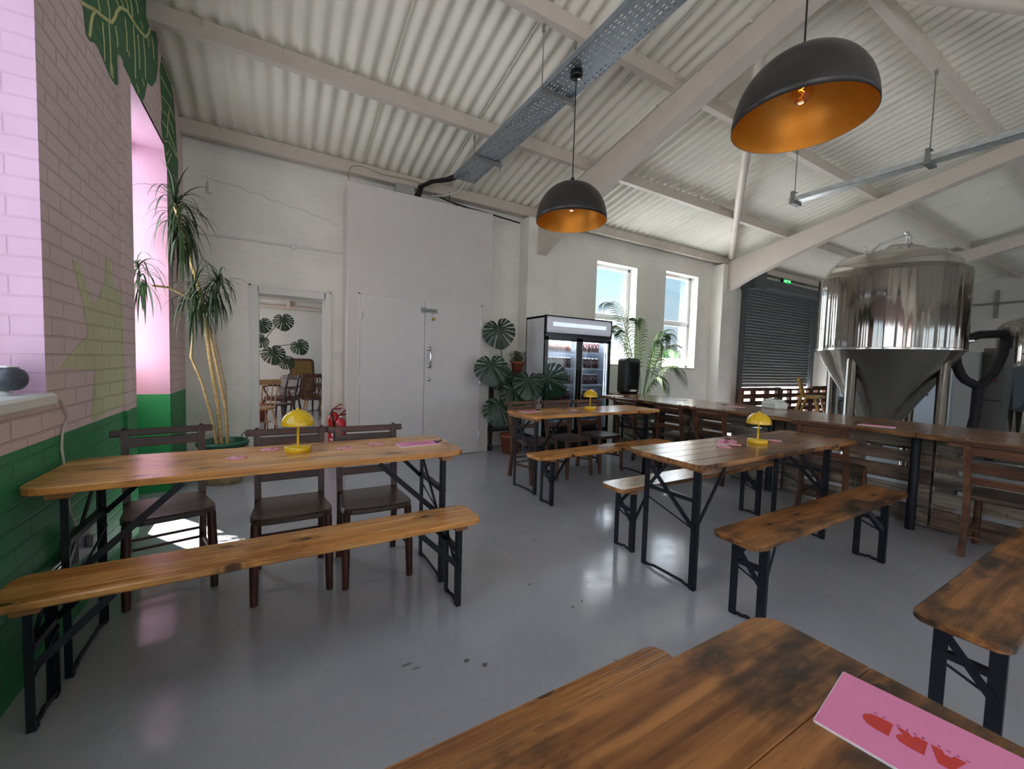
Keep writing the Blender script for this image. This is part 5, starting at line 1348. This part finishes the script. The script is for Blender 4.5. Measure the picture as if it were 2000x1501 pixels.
def arm_chair(label, loc, rz, mat, back, h=1.25):
    c = thing('armchair', label, 'armchair', loc, rz)
    mb = MB(); mb.prism(rrect(-.27, .27, -.26, .22, .06, 4), .38, .47, .02); mb.build('seat', back if h > 1.2 else mat, c)
    for sx in (-1, 1):
        mb = MB(); mb.tube([(sx*.25, -.22, .4), (sx*.29, -.27, .28), (sx*.25, -.24, .12), (sx*.28, -.28, 0)], [.035, .03, .022, .03], 8); mb.build('cabriole_leg', mat, c)
        mb = MB(); mb.tube([(sx*.22, .22, .4), (sx*.24, .3, 0)], .022, 8); mb.build('back_leg', mat, c)
        mb = MB(); mb.tube([(sx*.26, .2, .68), (sx*.33, .0, .69), (sx*.33, -.16, .67), (sx*.29, -.18, .6), (sx*.27, -.1, .46)], .02, 8); mb.build('arm', mat, c)
    SWB = Tr((0, .2, .46), (R(90-10), 0, 0))
    mb = MB(); mb.prism(rrect(-.27, .27, 0, h-.46, .09, 5), -.03, .03, .012, T=SWB); mb.build('back_frame', mat, c)
    mb = MB(); mb.prism(rrect(-.22, .22, .05, h-.52, .07, 5), -.0, .045, .012, T=SWB); mb.build('back_cushion', back, c)
    return c
arm_chair('dark armchair with a mustard tapestry back against the back room wall', (.62, 10.7, 0), R(8), M['redwood'], M['tapestry'], 1.3)
arm_chair('low dark mahogany armchair left of the tapestry chair in the back room', (.16, 10.15, 0), R(-40), M['redwood'], M['redwood'], .92)
CC = thing('carved_chair', 'dark chair with a pierced carved back in the back room', 'chair', (.72, 9.55, 0), R(185))
mb = MB(); mb.prism([(.24*math.cos(t*PI/10), .21*math.sin(t*PI/10)) for t in range(20)], .44, .48, .01); mb.build('seat', M['redwood'], CC)
for sx in (-1, 1):
    for sy in (-1, 1):
        mb = MB(); mb.tube([(sx*.13, sy*.12, .45), (sx*.2, sy*.2, 0)], [.017, .013], 8); mb.build('leg', M['light_wood'], CC)
mb = MB(); mb.tube([(-.16, -.15, .2), (.16, .15, .2)], .009, 6); mb.build('stretcher', M['redwood'], CC)
mb = MB(); T = Tr((0, .18, .48), (R(-10), 0, 0))
for s in (-1, 1): mb.box(s*.22-.02, s*.22+.02, -.012, .012, 0, .46, T=T)
mb.box(-.24, .24, -.014, .014, .44, .52, T=T)
for k in range(7):
    u = -.16+.053*k
    mb.tube([T @ Vector((u*.5, 0, .0)), T @ Vector((u*1.2, 0, .14)), T @ Vector((u*.4, 0, .26)), T @ Vector((u*1.15, 0, .36)), T @ Vector((u*.8, 0, .46))], .013, 6)
mb.build('pierced_back', M['redwood'], CC)
LV2 = []
for b, t, L in (((.16, 9.5, 2.08), (.2, -.2, -1), .25), ((.44, 9.5, 1.58), (.5, -.2, -.9), .23), ((-.02, 9.45, 1.42), (.3, -.2, -1), .28), ((.2, 9.4, 1.24), (.7, -.2, -.7), .2), ((-.2, 9.5, 1.98), (.3, -.2, -1), .22), ((-.2, 9.6, 1.66), (-.6, -.2, -.6), .2)):
    LV2.append((b, t, CAMD(b)+Vector((0, 0, .4)), L))
mo = monstera('monstera_plant', 'tall monstera inside the back room, seen through the doorway', (-.32, 9.75, 0), LV2, 1.35, .2)
mb = MB(); mb.tube([(0, 0, .3), (-.02, 0, .7), (.03, 0, 1.05), (0, 0, 1.3), (.05, -.02, 1.5)], [.06, .05, .04, .028, .014], 10); mb.build('trunk', M['dark_wood'], mo)

# ------------------------------------------------------------------ light
def area(name, loc, rot, sx, sy, e, col=(1, 1, 1)):
    L = bpy.data.lights.new(name, 'AREA'); L.shape = 'RECTANGLE'; L.size = sx; L.size_y = sy; L.energy = e; L.color = col
    o = bpy.data.objects.new(name, L); COL.objects.link(o); o.location = loc; o.rotation_euler = rot
    return o
day = (.86, .93, 1.0)
EL = 1.0
area('daylight_near_window', (WX-.24, (W1[0]+W1[1])/2, (W1[2]+W1[3])/2), (0, R(-90), 0), W1[3]-W1[2], W1[1]-W1[0], 12*EL, day)
area('daylight_bay', (WX-.275, 4.6, 2.15), (0, R(-90), 0), 1.95, .75, 14*EL, day)
area('fill_left_window_lamp', (WX-.18, -3.2, 2.15), (0, R(-90), 0), 2.2, 3.8, 62*EL, day)  # fill lamp in the added window behind the camera
for k in range(5):
    area('fill_back_window_lamp', (k*3.2+1.75, BY-.08, 2.0), (R(90), 0, 0), 2.2, 1.9, 11*EL, day)  # fill lamps in the added back windows
area('daylight_far_window', ((W2[0]+W2[1])/2, FY+.17, 2.3), (R(-90), 0, 0), .9, 1.7, 15*EL, day)
area('daylight_far_window', ((W3[0]+W3[1])/2, FY+.17, 2.3), (R(-90), 0, 0), .9, 1.7, 15*EL, day)
area('fill_backroom_lamp', (-2.9, 9.0, 1.9), (0, R(-90), 0), 1.8, 2.5, 34*EL, day)  # added lamp out of view; no window is built there
SL = bpy.data.lights.new('sun', 'SUN'); SL.energy = 60; SL.angle = R(.6); SL.color = (1, .96, .9)
so = bpy.data.objects.new('sun', SL); COL.objects.link(so)
sd = Vector((.69, -1, -1.77)).normalized(); so.rotation_euler = sd.to_track_quat('-Z', 'Y').to_euler(); so.location = (-6, 12, 14)
# unseen walls added outside to keep the sun off the near window
mb = MB(); mb.box(WX-3.4, WX-.27, 3.0, 3.25, 0, 8.5); mb.box(WX-3.4, WX-.27, -5.6, -5.4, 0, 6)
mb.build('sun_blocker', plain('brown_sun_blocker', (120, 84, 70), .8), kind='structure')

w = bpy.data.worlds.new('sky'); sc.world = w; w.use_nodes = True
nt = w.node_tree; bg = nt.nodes['Background']
tc = nt.nodes.new('ShaderNodeTexCoord'); sp = nt.nodes.new('ShaderNodeSeparateXYZ'); nt.links.new(tc.outputs['Generated'], sp.inputs[0])
rp = nt.nodes.new('ShaderNodeValToRGB'); e = rp.color_ramp.elements
e[0].position = .0; e[0].color = srgb(232, 244, 252); e[1].position = .55; e[1].color = srgb(120, 190, 246)
e2 = e.new(.2); e2.color = srgb(176, 226, 253)
nt.links.new(sp.outputs['Z'], rp.inputs['Fac'])
mp = nt.nodes.new('ShaderNodeMapping'); mp.inputs['Scale'].default_value = (2.2, 2.2, 6)
nt.links.new(tc.outputs['Generated'], mp.inputs['Vector'])
nz = nt.nodes.new('ShaderNodeTexNoise'); nz.inputs['Scale'].default_value = 1.6; nz.inputs['Detail'].default_value = 6
nt.links.new(mp.outputs['Vector'], nz.inputs['Vector'])
cr = nt.nodes.new('ShaderNodeValToRGB'); cr.color_ramp.elements[0].position = .5; cr.color_ramp.elements[1].position = .68
nt.links.new(nz.outputs['Fac'], cr.inputs['Fac'])
mx = nt.nodes.new('ShaderNodeMix'); mx.data_type = 'RGBA'; mx.inputs[7].default_value = srgb(246, 248, 252)
nt.links.new(cr.outputs['Color'], mx.inputs[0]); nt.links.new(rp.outputs['Color'], mx.inputs[6])
nt.links.new(mx.outputs[2], bg.inputs['Color']); bg.inputs['Strength'].default_value = 1.3

# ------------------------------------------------------------------ camera
cam = bpy.data.cameras.new('camera'); co = bpy.data.objects.new('camera', cam); COL.objects.link(co)
cam.sensor_width = 36; cam.lens = 798/2000*36; cam.clip_start = .02; cam.clip_end = 300
X = CM @ Vector((1, 0, 0)); Y = CM @ Vector((0, 1, 0)); Z = -(CM @ Vector((0, 0, 1)))
mw = Matrix(((X.x, Y.x, Z.x, 0), (X.y, Y.y, Z.y, 0), (X.z, Y.z, Z.z, 1.33), (0, 0, 0, 1)))
co.matrix_world = mw
sc.camera = co
sc.view_settings.view_transform = 'Standard'; sc.view_settings.look = 'None'
sc.view_settings.exposure = 0.36; sc.view_settings.gamma = 1; sc.view_settings.use_curve_mapping = False
sc.cycles.use_denoising = True
sc.cycles.max_bounces = 10; sc.cycles.diffuse_bounces = 6; sc.cycles.glossy_bounces = 4; sc.cycles.transparent_max_bounces = 12
sc.cycles.sample_clamp_indirect = 6; sc.cycles.caustics_reflective = False; sc.cycles.caustics_refractive = False
